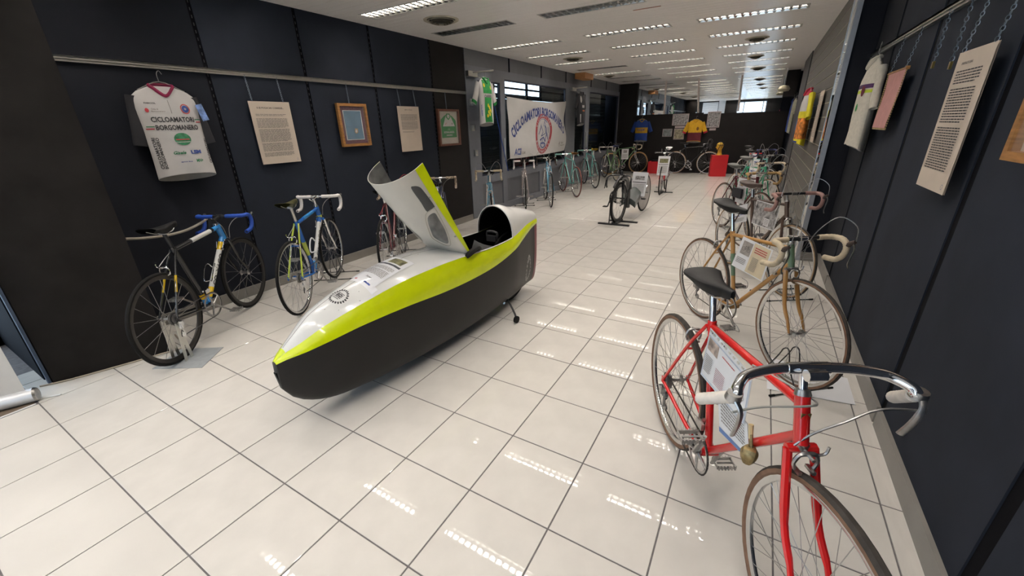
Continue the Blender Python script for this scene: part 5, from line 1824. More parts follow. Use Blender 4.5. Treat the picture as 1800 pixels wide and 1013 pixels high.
def picture_frame(side, y0, y1, z0, z1, label, mframe, builder, d=0.045, fw=0.03, chains=(), off=0.02):
    x = LX + off if side == 1 else RX - off
    cy, cz = (y0 + y1) / 2, (z0 + z1) / 2
    t = thing('framed_picture', (x, cy, cz), label, 'picture')
    w, h = (y1 - y0) / 2, (z1 - z0) / 2
    s = side
    fr = ringbox(w, h, fw, 0, d, lambda a, b, c: (s * c, a, b))
    fr.build('frame', mframe, t, smooth=False)
    MB().b2((0, -w, -h), (s * 0.008, w, h)).build('backing', m_woodd, t, smooth=False)
    f = lambda px_, py_, l=0.0: V((s * (0.012 + l), px_ * s, py_))
    builder(t, f, w - fw, h - fw)
    MB().b2((s * d * 0.8, -w + fw, -h + fw), (s * d * 0.82, w - fw, h - fw)).build('glazing', mat('picture_glass', (0.9, 0.9, 0.9), 0.05, alpha=0.05), t, smooth=False)
    for y in chains:
        chain((LX + 0.022 if side == 1 else RX - 0.022, y, 2.075), (x + s * 0.01, y, z1), t, origin=V((x, cy, cz)))
    return t


def fill(t, name, f, l, poly, m):
    mb = MB().add([f(p[0], p[1], l) for p in poly], [tuple(range(len(poly)))])
    return mb.build(name, m, t, smooth=False)


def blue_art(t, f, w, h):
    fill(t, 'maroon_mount', f, 0, [(-w, -h), (w, -h), (w, h), (-w, h)], mat('maroon_velvet', (0.09, 0.008, 0.025), 0.9, noise=0.15))
    a, b = w * 0.68, h * 0.76
    fill(t, 'white_edge', f, 0.004, [(-a - .008, -b - .008), (a + .012, -b - .008), (a + .012, b + .006), (-a - .008, b + .006)], m_paper)
    j = MB().grid(lambda u, v: f(-a + 2 * a * u, -b + 2 * b * v, 0.010 + 0.004 * math.sin(u * 9 + v * 4)), 10, 12).build('folded_jersey', mat('powder_blue_cloth', (0.075, 0.17, 0.26), 0.8, noise=0.1, scale=20), t)
    q = MB()
    for (x0, y0, x1, y1) in ((-a * .7, b * .9, 0, b * .7), (a * .7, b * .9, 0, b * .7), (0, b * .7, 0, b * .3), (-a, -b * .12, a, -b * .12)):
        p, r = V((x0, y0, 0)), V((x1, y1, 0))
        d = (r - p).normalized(); nn = V((-d.y, d.x, 0)) * 0.0015
        q.add([f(*(p + nn).xy, 0.016), f(*(r + nn).xy, 0.016), f(*(r - nn).xy, 0.016), f(*(p - nn).xy, 0.016)], [(0, 1, 2, 3)])
    q.build('seam_lines', mat('darker_blue_thread', (0.04, 0.10, 0.17), 0.8, noise=0.1), t, smooth=False)
    fill(t, 'shield_badge', f, 0.017, [(0.01, -b * .62), (0.04, -b * .52), (0.042, -b * .25), (0.0, -b * .22), (-0.012, -b * .5)], mat('gold_thread', (0.30, 0.19, 0.08), 0.6, noise=0.2))
    fill(t, 'shield_centre', f, 0.0185, [(0.012, -b * .55), (0.028, -b * .48), (0.026, -b * .32), (0.006, -b * .30), (0.0, -b * .48)], m_jwhite)


picture_frame(1, 3.07, 3.49, 1.385, 1.86, 'gilt framed powder blue jersey with maroon mount on the left wall', m_wood, blue_art, chains=(3.27,))


def green_art(t, f, w, h):
    fill(t, 'cream_mount', f, 0, [(-w, -h), (w, -h), (w, h), (-w, h)], m_paper if False else mat('cream_mount', (0.50, 0.47, 0.40), 0.7, noise=0.05))
    P = [(-.78, -.62), (.82, -.62), (.80, .42), (.72, .50), (.40, .72), (.12, .80), (-.18, .80), (-.42, .72), (-.78, .50)]
    fill(t, 'jersey_body', f, 0.006, [(x * w, y * h) for x, y in P], m_jgreen)
    fill(t, 'white_yoke', f, 0.008, [(-.62 * w, .08 * h), (.66 * w, .08 * h), (.26 * w, .72 * h), (-.26 * w, .72 * h)], m_jwhite)
    fill(t, 'collar', f, 0.010, [(-.26 * w, .64 * h), (0, .46 * h), (.24 * w, .64 * h), (.18 * w, .86 * h), (-.2 * w, .86 * h)], m_jgreen)
    fill(t, 'collar_inside', f, 0.012, [(-.16 * w, .66 * h), (0, .55 * h), (.14 * w, .66 * h), (.12 * w, .80 * h), (-.13 * w, .80 * h)], m_jwhite)
    q = MB()
    text_mb(q, 'S. C.', lambda x, y: f(x, y - h * 0.10, .0095), h=h * 0.09)
    text_mb(q, 'BONALANZA', lambda x, y: f(x, y - h * 0.28, .0095), w=w * 1.1, h=h * 0.13, bold=0.03)
    text_mb(q, 'AMARO', lambda x, y: f(x, y - h * 0.47, .0095), w=w * 0.66, h=h * 0.10, bold=0.03)
    q.build('lettering', m_jwhite, t, smooth=False)
    fill(t, 'chest_badge', f, 0.0105, [(0.30 * w, .18 * h), (.42 * w, .18 * h), (.42 * w, .30 * h), (.30 * w, .30 * h)], m_inkg)
    fill(t, 'chest_badge', f, 0.0105, [(-0.40 * w, .16 * h), (-.30 * w, .20 * h), (-.22 * w, .32 * h), (-.3 * w, .28 * h)], m_inkr)


picture_frame(1, 4.83, 5.35, 1.30, 1.83, 'brown framed green and white jersey at the end of the left wall', m_woodd, green_art, chains=(5.08,))

# right wall
wall_sheet(-1, 2.27, 2.67, 1.215, 1.815, 'cream text panel tilted close on the right wall', [
    ('text', m_ink, (0.34, 0.085, 0.32, 0.018, 'IL MONDIALE DI LUGANO')), ('lines', m_ink, (0.47, 0.18, 0.72, 0.10, 5, 21)), ('lines', m_ink, (0.47, 0.39, 0.74, 0.27, 14, 24, (13,))), ('lines', m_ink, (0.47, 0.69, 0.74, 0.32, 17, 27, ())), ('ring', m_inkb, (0.90, 0.95, 0.012))], chains=(2.30, 2.63), off=0.055)


def clip_chain(y, z, label):
    t = thing('hanging_chain', (RX - 0.025, y, 2.075), label, 'chain')
    chain((RX - 0.025, y, 2.075), (RX - 0.03, y, z), t, origin=V((RX - 0.025, y, 2.075)), r=0.013)
    MB().box((-0.005, 0, z - 2.075 - 0.02), (0.01, 0.022, 0.035)).build('clip', mat('brass_clip', (0.5, 0.36, 0.12), 0.3, 0.9, noise=0.1), t, smooth=False)


clip_chain(3.16, 1.83, 'empty chain with brass clip beside the pink pennant')
clip_chain(2.86, 1.80, 'empty chain with brass clip next to the right text panel')
pen = thing('pennant', (RX - 0.05, 3.87, 1.84), 'small pink pennant with fringed edges hung on chains on the right wall', 'pennant')
MB().grid(lambda u, v: V((0.006 * math.sin(v * 5) - 0.012 * v, (u - .5) * (0.50 - 0.10 * v), -0.37 * v)), 6, 8).build('cloth', mat('pink_satin', (0.55, 0.27, 0.25), 0.5, noise=0.08, scale=20), pen)
fg = MB()
for k in range(26):
    v = k / 25
    for s in (-1, 1):
        fg.box((-0.012 * v, s * (0.25 - 0.05 * v), -0.37 * v), (0.006, 0.014, 0.010))
for k in range(22):
    u = k / 21 - .5
    fg.box((-0.012, u * 0.40, -0.375), (0.006, 0.012, 0.016)).box((0.0, u * 0.5, 0.002), (0.006, 0.014, 0.012))
fg.build('fringe', mat('gold_fringe', (0.40, 0.28, 0.14), 0.8, noise=0.2), pen, smooth=False)
MB().tube([(0, -0.27, 0.0), (0, 0.27, 0.0)], 0.006, 6).box((0, -0.262, 0.0), (0.02, 0.02, 0.02)).build('rod', m_wood, pen)
for y in (3.66, 4.08):
    chain((RX - 0.022, y, 2.075), (RX - 0.05, y, 1.84), pen, origin=V((RX - 0.05, 3.87, 1.84)))
picture_frame(-1, 1.35, 1.86, 1.40, 1.95, 'gilt frame cut off by the right edge of the picture', m_wood, lambda t, f, w, h: fill(t, 'print', f, 0.002, [(-w, -h), (w, -h), (w, h), (-w, h)], m_cream), chains=(1.6,))


# ---- jerseys
def jersey(label, loc, rz, W=0.44, Lg=0.68, depth=0.05, body=m_jwhite, sleeve=None, collar=m_jred, sl=0.22, bands=(), prints=(), cuff=None, hanger=True, hem=0.05, sdrop=0.30, taper=0.05, sr=1.0):
    """local x across, y toward the viewer (front is -y), z down from the shoulder line"""
    t = thing('cycling_jersey', loc, label, 'jersey', rz)
    sleeve = sleeve or body

    def half(v):
        w = W / 2
        if v < 0.14:
            return w * (0.36 + 0.64 * math.sin(v / 0.14 * PI / 2) ** 0.8)
        return w * (1.0 - taper * math.sin((v - 0.14) / 0.86 * PI) - 0.01 * v)

    def bp(u, v, k=1.0):
        a = 2 * PI * u
        ca, sa = math.cos(a), math.sin(a)
        d = depth * (0.35 + 0.65 * min(1, v / 0.25)) * k
        wr = 0.006 * math.sin(14 * u * 2 + 3 * v) * v + 0.004 * math.sin(31 * u + 9 * v)
        z = -Lg * v
        if v > 0.96:
            z += hem * (math.cos(a * 2) * -0.5 - 0.1) * (v - 0.96) / 0.04
        if v < 0.14:
            z = -0.10 * (v / 0.14) ** 1.0 * (0.9) + (0.0)
            z = -0.095 * (v / 0.14)
        else:
            z = -0.095 - (Lg - 0.095) * (v - 0.14) / 0.86 + (hem * math.sin(a) * 0.6 * max(0, (v - 0.9) / 0.1))
        return V((half(v) * k * ca, (d + wr) * -sa, z))
    segs = list(bands) or [(0, 1, body)]
    bo = None
    for (v0, v1, mm) in segs:
        mb = MB().grid(lambda u, v: bp(u, v0 + (v1 - v0) * v), 36, max(3, int(18 * (v1 - v0))))
        if bo is None:
            bo = mb.build('body', mm, t)
        else:
            mb.build('band', mm, bo)
    MB().grid(lambda u, v: bp(u, 0.90 + 0.1 * v, 0.97), 30, 2).build('hem_lining', mat('cloth_lining', (0.30, 0.29, 0.28), 0.8, noise=0.08), bo)
    # shoulders closing piece + collar
    MB().tube(ccat([(-W * 0.18, 0, 0.004), (-W * 0.15, -depth * .45, -0.012), (0, -depth * 0.8, -0.07), (W * 0.15, -depth * .45, -0.012), (W * 0.18, 0, 0.004), (W * .1, depth * .35, 0.008), (-W * .1, depth * .35, 0.008)], 4, closed=True), 0.010, 6, closed=True, flat=1.6).build('collar', collar, bo)
    for s in (-1, 1):
        sh0 = V((s * W * 0.42, depth * .3, -0.075))
        e = V((s * (W * 0.42 + sl * 0.62), depth * .35, -0.075 - sdrop))
        mb = MB()

        def sp(u, v, s=s, sh0=sh0, e=e):
            c = sh0.lerp(e, v)
            d = (e - sh0).normalized()
            n = V((d.z, 0, -d.x)) * s
            a = 2 * PI * u
            r1 = (0.072 * (1 - v) + 0.056 * v) * sr
            return c + n * (r1 * math.cos(a)) + V((0, -depth * 0.55 * math.sin(a) * (1 - 0.2 * v) - 0.003 * math.sin(9 * v + 5 * u), 0))
        mb.grid(sp, 16, 8)
        so = mb.build('sleeve', sleeve, t)
        if cuff:
            MB().grid(lambda u, v: sp(u, 0.86 + 0.145 * v) + (sp(u, 0.9) - sh0.lerp(e, 0.9)) * 0.03, 16, 2).build('cuff', cuff, so)

    def fm(x, y):
        """front mapping: x across as seen from the front, y down from the shoulder"""
        v = 0.14 + (y - 0.095) / (Lg - 0.095) * 0.86 if y > 0.095 else y / 0.095 * 0.14
        v = max(0.0, min(1.0, v))
        h = half(v)
        c = max(-0.97, min(0.97, x / h))
        a = math.acos(c)
        p = bp(a / (2 * PI), v)
        return p + V((0, -0.0035, 0))
    for pr in prints:
        q = MB()
        pr[2](q, fm)
        q.build(pr[0], pr[1], bo, smooth=False)
    if hanger:
        hg = MB().tube(ccat([(-W * .36, 0.0, -0.03), (0, 0, 0.035), (W * .36, 0, -0.03)], 4), 0.004, 5)
        hg.tube(ccat([(0, 0, 0.035), (0, 0, 0.09), (0.02, 0, 0.115), (0.035, 0, 0.09)], 4), 0.0025, 5)
        ho = hg.build('coat_hanger', m_steel, t)
    return t


def pt(s, x, y, w=None, h=None, rot=0.0, bold=0.03, shear=0.0):
    ca, sa = math.cos(rot), math.sin(rot)
    return lambda q, fm: text_mb(q, s, lambda a, b: fm(x + a * ca - b * sa, y - (a * sa + b * ca)), w=w, h=h, bold=bold, shear=shear)


def pr_(x, y, w, h):
    return lambda q, fm: [rect(q, lambda a, b: fm(x + a, y - b), -w / 2 + w * (k + .5) / 6, 0, w / 6, h) for k in range(6)]


def ell(x, y, rx, ry, n=20, r0=0.0):
    def g(q, fm):
        for k in range(n):
            a, a2 = 2 * PI * k / n, 2 * PI * (k + 1) / n
            if r0:
                q.add([fm(x + rx * r * math.cos(b), y + ry * r * math.sin(b)) for r, b in ((1, a), (1, a2), (r0, a2), (r0, a))], [(0, 1, 2, 3)])
            else:
                q.add([fm(x, y), fm(x + rx * math.cos(a), y + ry * math.sin(a)), fm(x + rx * math.cos(a2), y + ry * math.sin(a2))], [(0, 1, 2)])
    return g


RL = PI / 2     # front toward +x
j1 = jersey('white club jersey with black sleeves hanging at the left on the dark wall', (LX + 0.09, 1.41, 1.93), RL, W=0.44, Lg=0.70, body=m_jwhite, sleeve=m_jblack, collar=mat('magenta_collar', (0.25, 0.01, 0.06), 0.7, noise=0.2), cuff=m_jblack, sl=0.10, sdrop=0.36, sr=0.85, prints=[
    ('main_lettering', m_ink, pt('CICLOAMATORI', 0.0, 0.245, 0.30, 0.040)),
    ('main_lettering', m_ink, pt('BORGOMANERO', 0.015, 0.305, 0.30, 0.040)),
    ('red_stripe', m_inkr, pr_(0.185, 0.265, 0.05, 0.008)), ('red_stripe', m_inkr, pr_(-0.17, 0.315, 0.05, 0.008)),
    ('green_stripe', m_inkgr, pr_(0.18, 0.245, 0.05, 0.006)), ('green_stripe', m_inkgr, pr_(-0.165, 0.297, 0.05, 0.006)),
    ('small_lettering', m_ink, pt('PARCOL', -0.12, 0.125, 0.075, 0.012)),
    ('small_lettering', m_inkg, pt('Citta di', -0.105, 0.168, 0.045, 0.012)), ('small_lettering', m_inkg, pt('Borgomanero', -0.085, 0.185, 0.09, 0.011)), ('town_crest', m_inkr, ell(-0.155, 0.177, 0.012, 0.016)),
    ('crest_ring', m_inkr, ell(0.105, 0.165, 0.036, 0.038, r0=0.82)), ('crest_centre', m_inkb, ell(0.105, 0.165, 0.024, 0.026, r0=0.35)),
    ('green_badge', mat('badge_green', (0.03, 0.17, 0.08), 0.6, noise=0.4, scale=40), ell(0.02, 0.395, 0.062, 0.048)), ('badge_stripe', m_inkr, pr_(0.02, 0.398, 0.10, 0.008)), ('badge_stripe', m_jwhite, pr_(0.02, 0.418, 0.11, 0.004)),
    ('green_script', m_inkgr, pt('Gisele', -0.03, 0.50, 0.085, 0.026, shear=0.4)), ('blue_lettering', m_inkb, pt('LSM', 0.09, 0.50, 0.082, 0.030, bold=0.06)),
    ('small_logo', m_inkb, pt('sport line', 0.0, 0.575, 0.08, 0.012)), ('small_logo', m_inkgr, pt('MN>', 0.10, 0.57, 0.055, 0.026)),
    ('side_lettering', m_ink, pt('CICLOAMATORI', -0.175, 0.50, 0.24, 0.022, rot=PI / 2)), ('side_lettering', m_ink, pt('BORGOMANERO', -0.150, 0.50, 0.24, 0.022, rot=PI / 2)),
    ('side_lettering', m_ink, pt('CICLOAMATORI', 0.195, 0.50, 0.20, 0.022, rot=PI / 2)), ('zip', m_inkg, lambda q, fm: rect(q, lambda a, b: fm(a, 0.15 - b), 0, 0, 0.004, 0.10))])
for o in [c for c in j1.children if c.name.startswith('sleeve')]:
    MB().box((0.225, -0.046, -0.19), (0.05, 0.006, 0.13), Matrix.Rotation(-0.22, 3, 'Y')).build('blue_sleeve_logo', mat('pale_blue_logo', (0.16, 0.25, 0.50), 0.7, noise=0.5, scale=30), o, smooth=False) if o.name == 'sleeve.001' else None
j1.rotation_euler = (0, 0.0, RL)
jersey('green and white jersey with yellow flowers in front of the glazed door', (LX + 0.20, 5.93, 2.295), RL, W=0.42, Lg=0.70, body=m_jwhite, collar=m_jgreen, cuff=m_jgreen, sl=0.24, prints=[
    ('green_chest', m_jgreen, lambda q, fm: [rect(q, lambda a, b: fm(a, 0.12 - b), -0.125 + 0.05 * (k + .5), 0.0, 0.05, 0.20) for k in range(5)]),
    ('green_front', m_jgreen, lambda q, fm: [rect(q, lambda a, b: fm(a, 0.48 - b), -0.10 + 0.04 * (k + .5), -0.16 + 0.08 * j, 0.04, 0.08) for k in range(5) for j in range(5)]),
    ('chest_lettering', m_ink, pt('CARBERI', 0.0, 0.265, 0.20, 0.045)),
    ('yellow_flower', mat('flower_yellow', (0.65, 0.5, 0.02), 0.7, noise=0.1), lambda q, fm: ell(-.085, .10, .02, .03)(q, lambda a, b: fm(a, b) + V((0, -.002, 0)))),
    ('yellow_flower', mat('flower_yellow', (0.65, 0.5, 0.02)), lambda q, fm: ell(.085, .13, .02, .03)(q, lambda a, b: fm(a, b) + V((0, -.002, 0)))),
    ('yellow_flower', mat('flower_yellow', (0.65, 0.5, 0.02)), lambda q, fm: [ell(x, y, .020, .028)(q, lambda a, b: fm(a, b) + V((0, -.002, 0))) for x, y in ((-.02, .40), (.01, .43), (.03, .47), (-.01, .50), (.05, .49), (.02, .54), (-.03, .56))]),
    ('side_lettering', m_inkb, pt('VALSESIA', -0.17, 0.48, 0.18, 0.025, rot=-PI / 2))])
jersey('black jersey with white and orange stripes past the banner', (LX + 0.20, 10.28, 2.295), RL, W=0.46, Lg=0.75, body=m_jblack, collar=m_jblack, sl=0.2, prints=[
    ('white_patch', m_jwhite, ell(-0.12, 0.16, 0.05, 0.08)), ('white_patch', m_jwhite, lambda q, fm: rect(q, lambda a, b: fm(a, 0.32 - b), 0.02, 0, 0.16, 0.06)), ('orange_stripe', mat('orange_cloth', (0.5, 0.12, 0.03), 0.7, noise=0.1), pr_(0.06, 0.42, 0.2, 0.03)), ('white_patch', m_jwhite, lambda q, fm: rect(q, lambda a, b: fm(a, 0.60 - b), -0.12, 0, 0.05, 0.2))])
jersey('cream wool jersey with violet and lime bands edge-on at the right wall end', (RX - 0.10, 4.42, 1.98), -RL, W=0.44, Lg=0.68, depth=0.06, body=m_jcream, collar=m_jcream, sl=0.12, sr=0.8, bands=[(0, 0.28, m_jcream), (0.28, 0.325, mat('violet_band', (0.05, 0.01, 0.07), 0.8, noise=0.1)), (0.325, 0.34, m_jcream), (0.34, 0.375, mat('lime_band_cloth', (0.45, 0.55, 0.03), 0.8, noise=0.1)), (0.375, 1, m_jcream)], prints=[('green_patch', m_jgreen, ell(0.06, 0.36, .02, .03)), ('crimson_patch', m_jmaroon, ell(0.12, 0.24, .03, .04))], cuff=None)
jersey('yellow, red and blue patterned jersey on the slatwall', (sx - 0.10, 7.3, 1.92), -RL, W=0.62, Lg=0.72, depth=0.07, body=m_jlemon, sleeve=m_jlemon, collar=m_jred, bands=[(0, 0.12, m_jred), (0.12, 0.40, m_jwhite), (0.40, 0.52, m_jlemon), (0.52, 0.9, mat('patchwork_cloth', (0.55, 0.18, 0.03), 0.7, noise=0.8, scale=18)), (0.9, 1, m_jlemon)], prints=[('blue_figure', mat('blue_print_cloth', (0.08, 0.2, 0.45), 0.7, noise=0.4), ell(0.0, 0.5, .07, .14)), ('blue_trim', m_jblue, pr_(0, 0.70, 0.5, 0.03))])
wsl = sheet('text_panel', 'narrow pale text panel edge-on beside the yellow slatwall jersey', 'panel', [V((sx - 0.03, 6.50, 1.85)), V((sx - 0.03, 6.08, 1.85)), V((sx - 0.03, 6.08, 1.27)), V((sx - 0.03, 6.50, 1.27))], [('lines', m_inkg, (0.5, 0.5, 0.8, 0.8, 30, 3))], thick=0.006, m=m_cream)
jersey('dark blue jersey hanging in the far right corner', (4.225, 13.35, 2.0), -RL, W=0.5, Lg=0.80, body=m_jblue, collar=m_jblue)
jersey('pale jersey hanging beyond the grey board on the right', (4.225, 12.4, 2.0), -RL, W=0.4, Lg=0.80, body=mat('olive_cream_cloth', (0.25, 0.24, 0.18), 0.8, noise=0.2), collar=m_jblack)
jersey('blue jersey with yellow chest band on the far black board', (0.19, FY - 0.13, 1.64), 0, W=0.42, Lg=0.66, body=m_jblue, collar=m_jyellow, cuff=m_jblue, bands=[(0, 0.36, m_jblue), (0.36, 0.62, m_jyellow), (0.62, 1, m_jblue)], prints=[('chest_lettering', m_inkb, pt('F.CDF', 0, 0.31, 0.24, 0.07))])
jersey('yellow jersey with maroon lower half on the far black board', (1.83, FY - 0.13, 1.58), 0, W=0.42, Lg=0.64, body=m_jyellow, collar=m_jyellow, cuff=m_jred, bands=[(0, 0.56, m_jyellow), (0.56, 0.97, m_jmaroon), (0.97, 1, m_jyellow)], prints=[('brown_patch', mat('brown_patch', (0.16, 0.07, 0.01), 0.8, noise=0.3), ell(0.08, 0.25, .035, .05))])


def far_photo(x0, x1, z0, z1, label, m=m_photo, cap=True):
    y = FY - 0.068
    o = sheet('wall_photo', label, 'photo', [V((x0, y, z1)), V((x1, y, z1)), V((x1, y, z0)), V((x0, y, z0))], [('rect', m, (0.5, 0.5, 0.9, 0.9))], m=mat('photo_border', (0.42, 0.34, 0.34), 0.6, noise=0.05))
    if cap:
        sheet('caption_card', 'small caption card under the ' + label, 'card', [V((x0 + .1, y, z0 - 0.02)), V((x1 - .08, y, z0 - 0.02)), V((x1 - .08, y, z0 - 0.08)), V((x0 + .1, y, z0 - 0.08))], [], m=mat('photo_border', (0.4, 0.3, 0.3)))


far_photo(1.12, 1.60, 1.44, 1.77, 'wide black and white photo left of the yellow jersey')
far_photo(2.13, 2.49, 1.35, 1.80, 'tall black and white photo right of the yellow jersey')
far_photo(0.86, 1.15, 1.11, 1.34, 'grey round emblem print on the far board', mat('grey_photo', (0.2, 0.22, 0.22), 0.5, noise=0.5, scale=14), False)
far_photo(1.21, 1.52, 1.02, 1.34, 'beige photo sheet below the wide photo', mat('sepia_photo', (0.28, 0.25, 0.17), 0.5, noise=0.7, scale=16), False)

# ---- banner
bn = thing('club_banner', (LX + 0.04, 8.27, 1.52), 'large white club banner with arched blue lettering hung on the grey joinery', 'banner')
BW, BH = 2.72, 1.12


def bf(x, y, l=0.0):
    """x along the wall, y up from the centre, soft folds running from the pinned corners"""
    u, v = x / (BW / 2), y / (BH / 2)
    sag = 0.055 * (1 - u * u) * (1 if v > 0 else 0.25) * abs(v)
    fold = 0.022 * math.sin(3.2 * (u + v)) * (0.4 + 0.6 * abs(u)) + 0.018 * math.sin(4.5 * (u - v) + 1) * abs(u)
    edge = 0.03 * max(0, abs(u) - .8) / .2
    return V((0.035 + fold - edge + l, x, y - sag))


MB().grid(lambda u, v: bf(BW * (u - .5), BH * (v - .5)), 44, 22).build('cloth', mat('banner_cloth', (0.52, 0.51, 0.50), 0.75, noise=0.03, scale=6), bn)
q = MB()
txt = 'CICLOAMATORI BORGOMANERO'
n = len(txt)
wid = {'I': 0.45, ' ': 0.5, 'M': 1.25, 'N': 1.05, 'O': 1.1}
tot = sum(wid.get(c, 0.92) for c in txt)
acc = 0
for c in txt:
    w = wid.get(c, 0.92)
    t = (acc + w / 2) / tot
    acc += w
    if c == ' ':
        continue
    a = (t - 0.5) * 2
    x = a * (BW / 2 - 0.10)
    y = 0.34 - 0.46 * (abs(a) ** 2.1)
    sl = -0.44 * 2.1 * (abs(a) ** 1.1) * (1 if a > 0 else -1) / (BW / 2 - 0.16)
    rot = math.atan(sl) * 0.9
    ca, sa = math.cos(rot), math.sin(rot)
    hgt = 0.205
    text_mb(q, c, lambda p, r_: bf(x + p * ca - r_ * sa, y + p * sa + r_ * ca, 0.002), w=0.116 * w if c != 'I' else 0.045, h=hgt, bold=0.045)
q.build('arched_lettering', mat('navy_print', (0.035, 0.055, 0.20), 0.7, noise=0.15), bn, smooth=False)
# crest: red kidney shaped ring around a blue drawing
q = MB(); q2 = MB(); q3 = MB()
cx, cy = 0.10, -0.12


def kid(a, k):
    rx = 0.40 * k; ry = 0.42 * k
    x = rx * math.cos(a); y = ry * math.sin(a)
    x += 0.05 * math.cos(2 * a) * k - 0.02
    return cx + x, cy + y


for k in range(48):
    a, a2 = 2 * PI * k / 48, 2 * PI * (k + 1) / 48
    q.add([bf(*kid(b, r), 0.002) for r, b in ((1, a), (1, a2), (0.78, a2), (0.78, a))], [(0, 1, 2, 3)])
    q2.add([bf(*kid(b, r), 0.0025) for r, b in ((0.74, a), (0.74, a2), (0.72, a2), (0.72, a))], [(0, 1, 2, 3)])
q.build('crest_ring', mat('crest_red', (0.36, 0.05, 0.06), 0.7, noise=0.1), bn, smooth=False)
for i, c in enumerate('CICLOAMATORI'):
    a = PI * 0.86 - PI * 0.72 * i / 11
    x, y = kid(a, 0.89)
    rot = a - PI / 2
    ca, sa = math.cos(rot), math.sin(rot)
    text_mb(q3, c, lambda p, r_: bf(x + p * ca - r_ * sa, y + p * sa + r_ * ca, 0.004), h=0.055)
for i, c in enumerate('BORGOMANERO'):
    a = -PI * 0.86 + PI * 0.72 * i / 10
    x, y = kid(a, 0.89)
    rot = a + PI / 2
    ca, sa = math.cos(rot), math.sin(rot)
    text_mb(q3, c, lambda p, r_: bf(x + p * ca - r_ * sa, y + p * sa + r_ * ca, 0.004), h=0.055)
q3.build('crest_lettering', m_jwhite, bn, smooth=False)
strokes = [(.0, .14, .04, .30, .02), (.04, .30, .14, .22, .02), (-.22, -.02, -.12, .12, .02), (.16, .0, .24, -.14, .03), (.2, .12, .24, .0, .02), (-.12, .16, -.02, .02, .02), (-.02, .02, -.10, -.06, .02), (-.10, -.06, .12, .0, .018), (.12, 0, .05, .16, .02), (.05, .16, .12, .10, .03), (.12, .1, .17, -.08, .025), (-.16, -.14, .0, -.08, .03), (0, -.08, .10, -.18, .035), (.10, -.18, .12, -.04, .03), (-.14, -.2, .06, -.22, .02), (-.17, .06, -.12, .2, .015), (.02, .26, .10, .16, .015), (-.04, -.1, -.02, -.26, .02), (-.1, -.12, -.12, -.26, .02), (.05, -.18, .04, -.28, .02)]
for (x0, y0, x1, y1, w) in strokes:
    p, r = V((x0 + cx, y0 + cy, 0)), V((x1 + cx, y1 + cy, 0))
    d = (r - p).normalized(); nn = V((-d.y, d.x, 0)) * w / 2
    q2.add([bf(*(p + nn).xy, .003), bf(*(r + nn * .6).xy, .003), bf(*(r - nn * .6).xy, .003), bf(*(p - nn).xy, .003)], [(0, 1, 2, 3)])
for k in range(14):
    a, a2 = 2 * PI * k / 14, 2 * PI * (k + 1) / 14
    q2.add([bf(cx - 0.02 + .13 * r * math.cos(b), cy - .24 + .06 * r * math.sin(b), .003) for r, b in ((1, a), (1, a2), (.7, a2), (.7, a))], [(0, 1, 2, 3)])
q2.build('crest_drawing', mat('navy_print', (0.035, 0.055, 0.2)), bn, smooth=False)
q = MB()
text_mb(q, 'ACSI', lambda x, y: bf(x - 1.10, y - 0.44, .003), w=0.26, h=0.13, shear=0.3, bold=0.03)
q.build('corner_logo', m_inkb, bn, smooth=False)
q = MB()
text_mb(q, 'CICLISMO', lambda x, y: bf(x - 0.90, y - 0.47, .003), w=0.20, h=0.05)
text_mb(q, 'Citta di', lambda x, y: bf(x + 1.07, y - 0.36, .003), w=0.13, h=0.05)
text_mb(q, 'Borgomanero', lambda x, y: bf(x + 1.12, y - 0.42, .003), w=0.26, h=0.04)
text_mb(q, 'f', lambda x, y: bf(x + 0.94, y - 0.39, .003), h=0.11)
q.build('small_lettering', m_inkg, bn, smooth=False)
q = MB()
for s in (-1, 1):
    for t in (-1, 1):
        q.tube([bf(s * BW / 2 * .99, t * BH / 2 * .97), V((-0.04, s * (BW / 2 + 0.03), t * (BH / 2 + 0.03)))], 0.004, 5)
q.build('ties', m_steel, bn)

# ---- plinths, head
for (x0, x1, y0, y1, h, lab) in ((0.60, 1.02, 13.75, 14.10, 0.36, 'low red plinth between the two bicycles at the far board'), (2.46, 2.90, 13.44, 13.70, 0.60, 'tall red plinth with the yellow head on top')):
    t = thing('plinth', ((x0 + x1) / 2, (y0 + y1) / 2, 0), lab, 'plinth')
    w, d = (x1 - x0) / 2, (y1 - y0) / 2
    t.rotation_euler = (0, 0, math.radians(14 if h > 0.5 else 0))
    MB().b2((-w, -d, 0), (w, d, h - 0.012)).build('box_body', m_red, t, smooth=False)
    MB().b2((-w - .004, -d - .004, h - 0.012), (w + .004, d + .004, h)).build('top_board', m_red, t, smooth=False)
hd = thing('display_head', (2.66, 13.57, 0.60), 'yellow display head wearing black helmet straps on the tall red plinth', 'mannequin head')


def headf(u, v):
    z = 0.36 * v
    a = 2 * PI * u
    prof = [(0, .075), (.06, .055), (.12, .05), (.16, .06), (.20, .08), (.25, .092), (.30, .088), (.335, .06), (.355, .03), (.36, .003)]
    for (z0, r0_), (z1, r1) in zip(prof[:-1], prof[1:]):
        if z0 <= z <= z1 + 1e-9:
            r = r0_ + (r1 - r0_) * (z - z0) / (z1 - z0)
            break
    x, y = r * math.cos(a), r * 0.82 * math.sin(a)
    face = max(0, -math.cos(a)) ** 8
    nose = 0.028 * face * math.exp(-((z - 0.215) / 0.022) ** 2) + 0.010 * face * math.exp(-((z - 0.165) / 0.02) ** 2) - 0.010 * face * math.exp(-((z - 0.245) / 0.015) ** 2)
    if z > 0.14:
        x -= 0.012
    return V((x - nose, y, z))


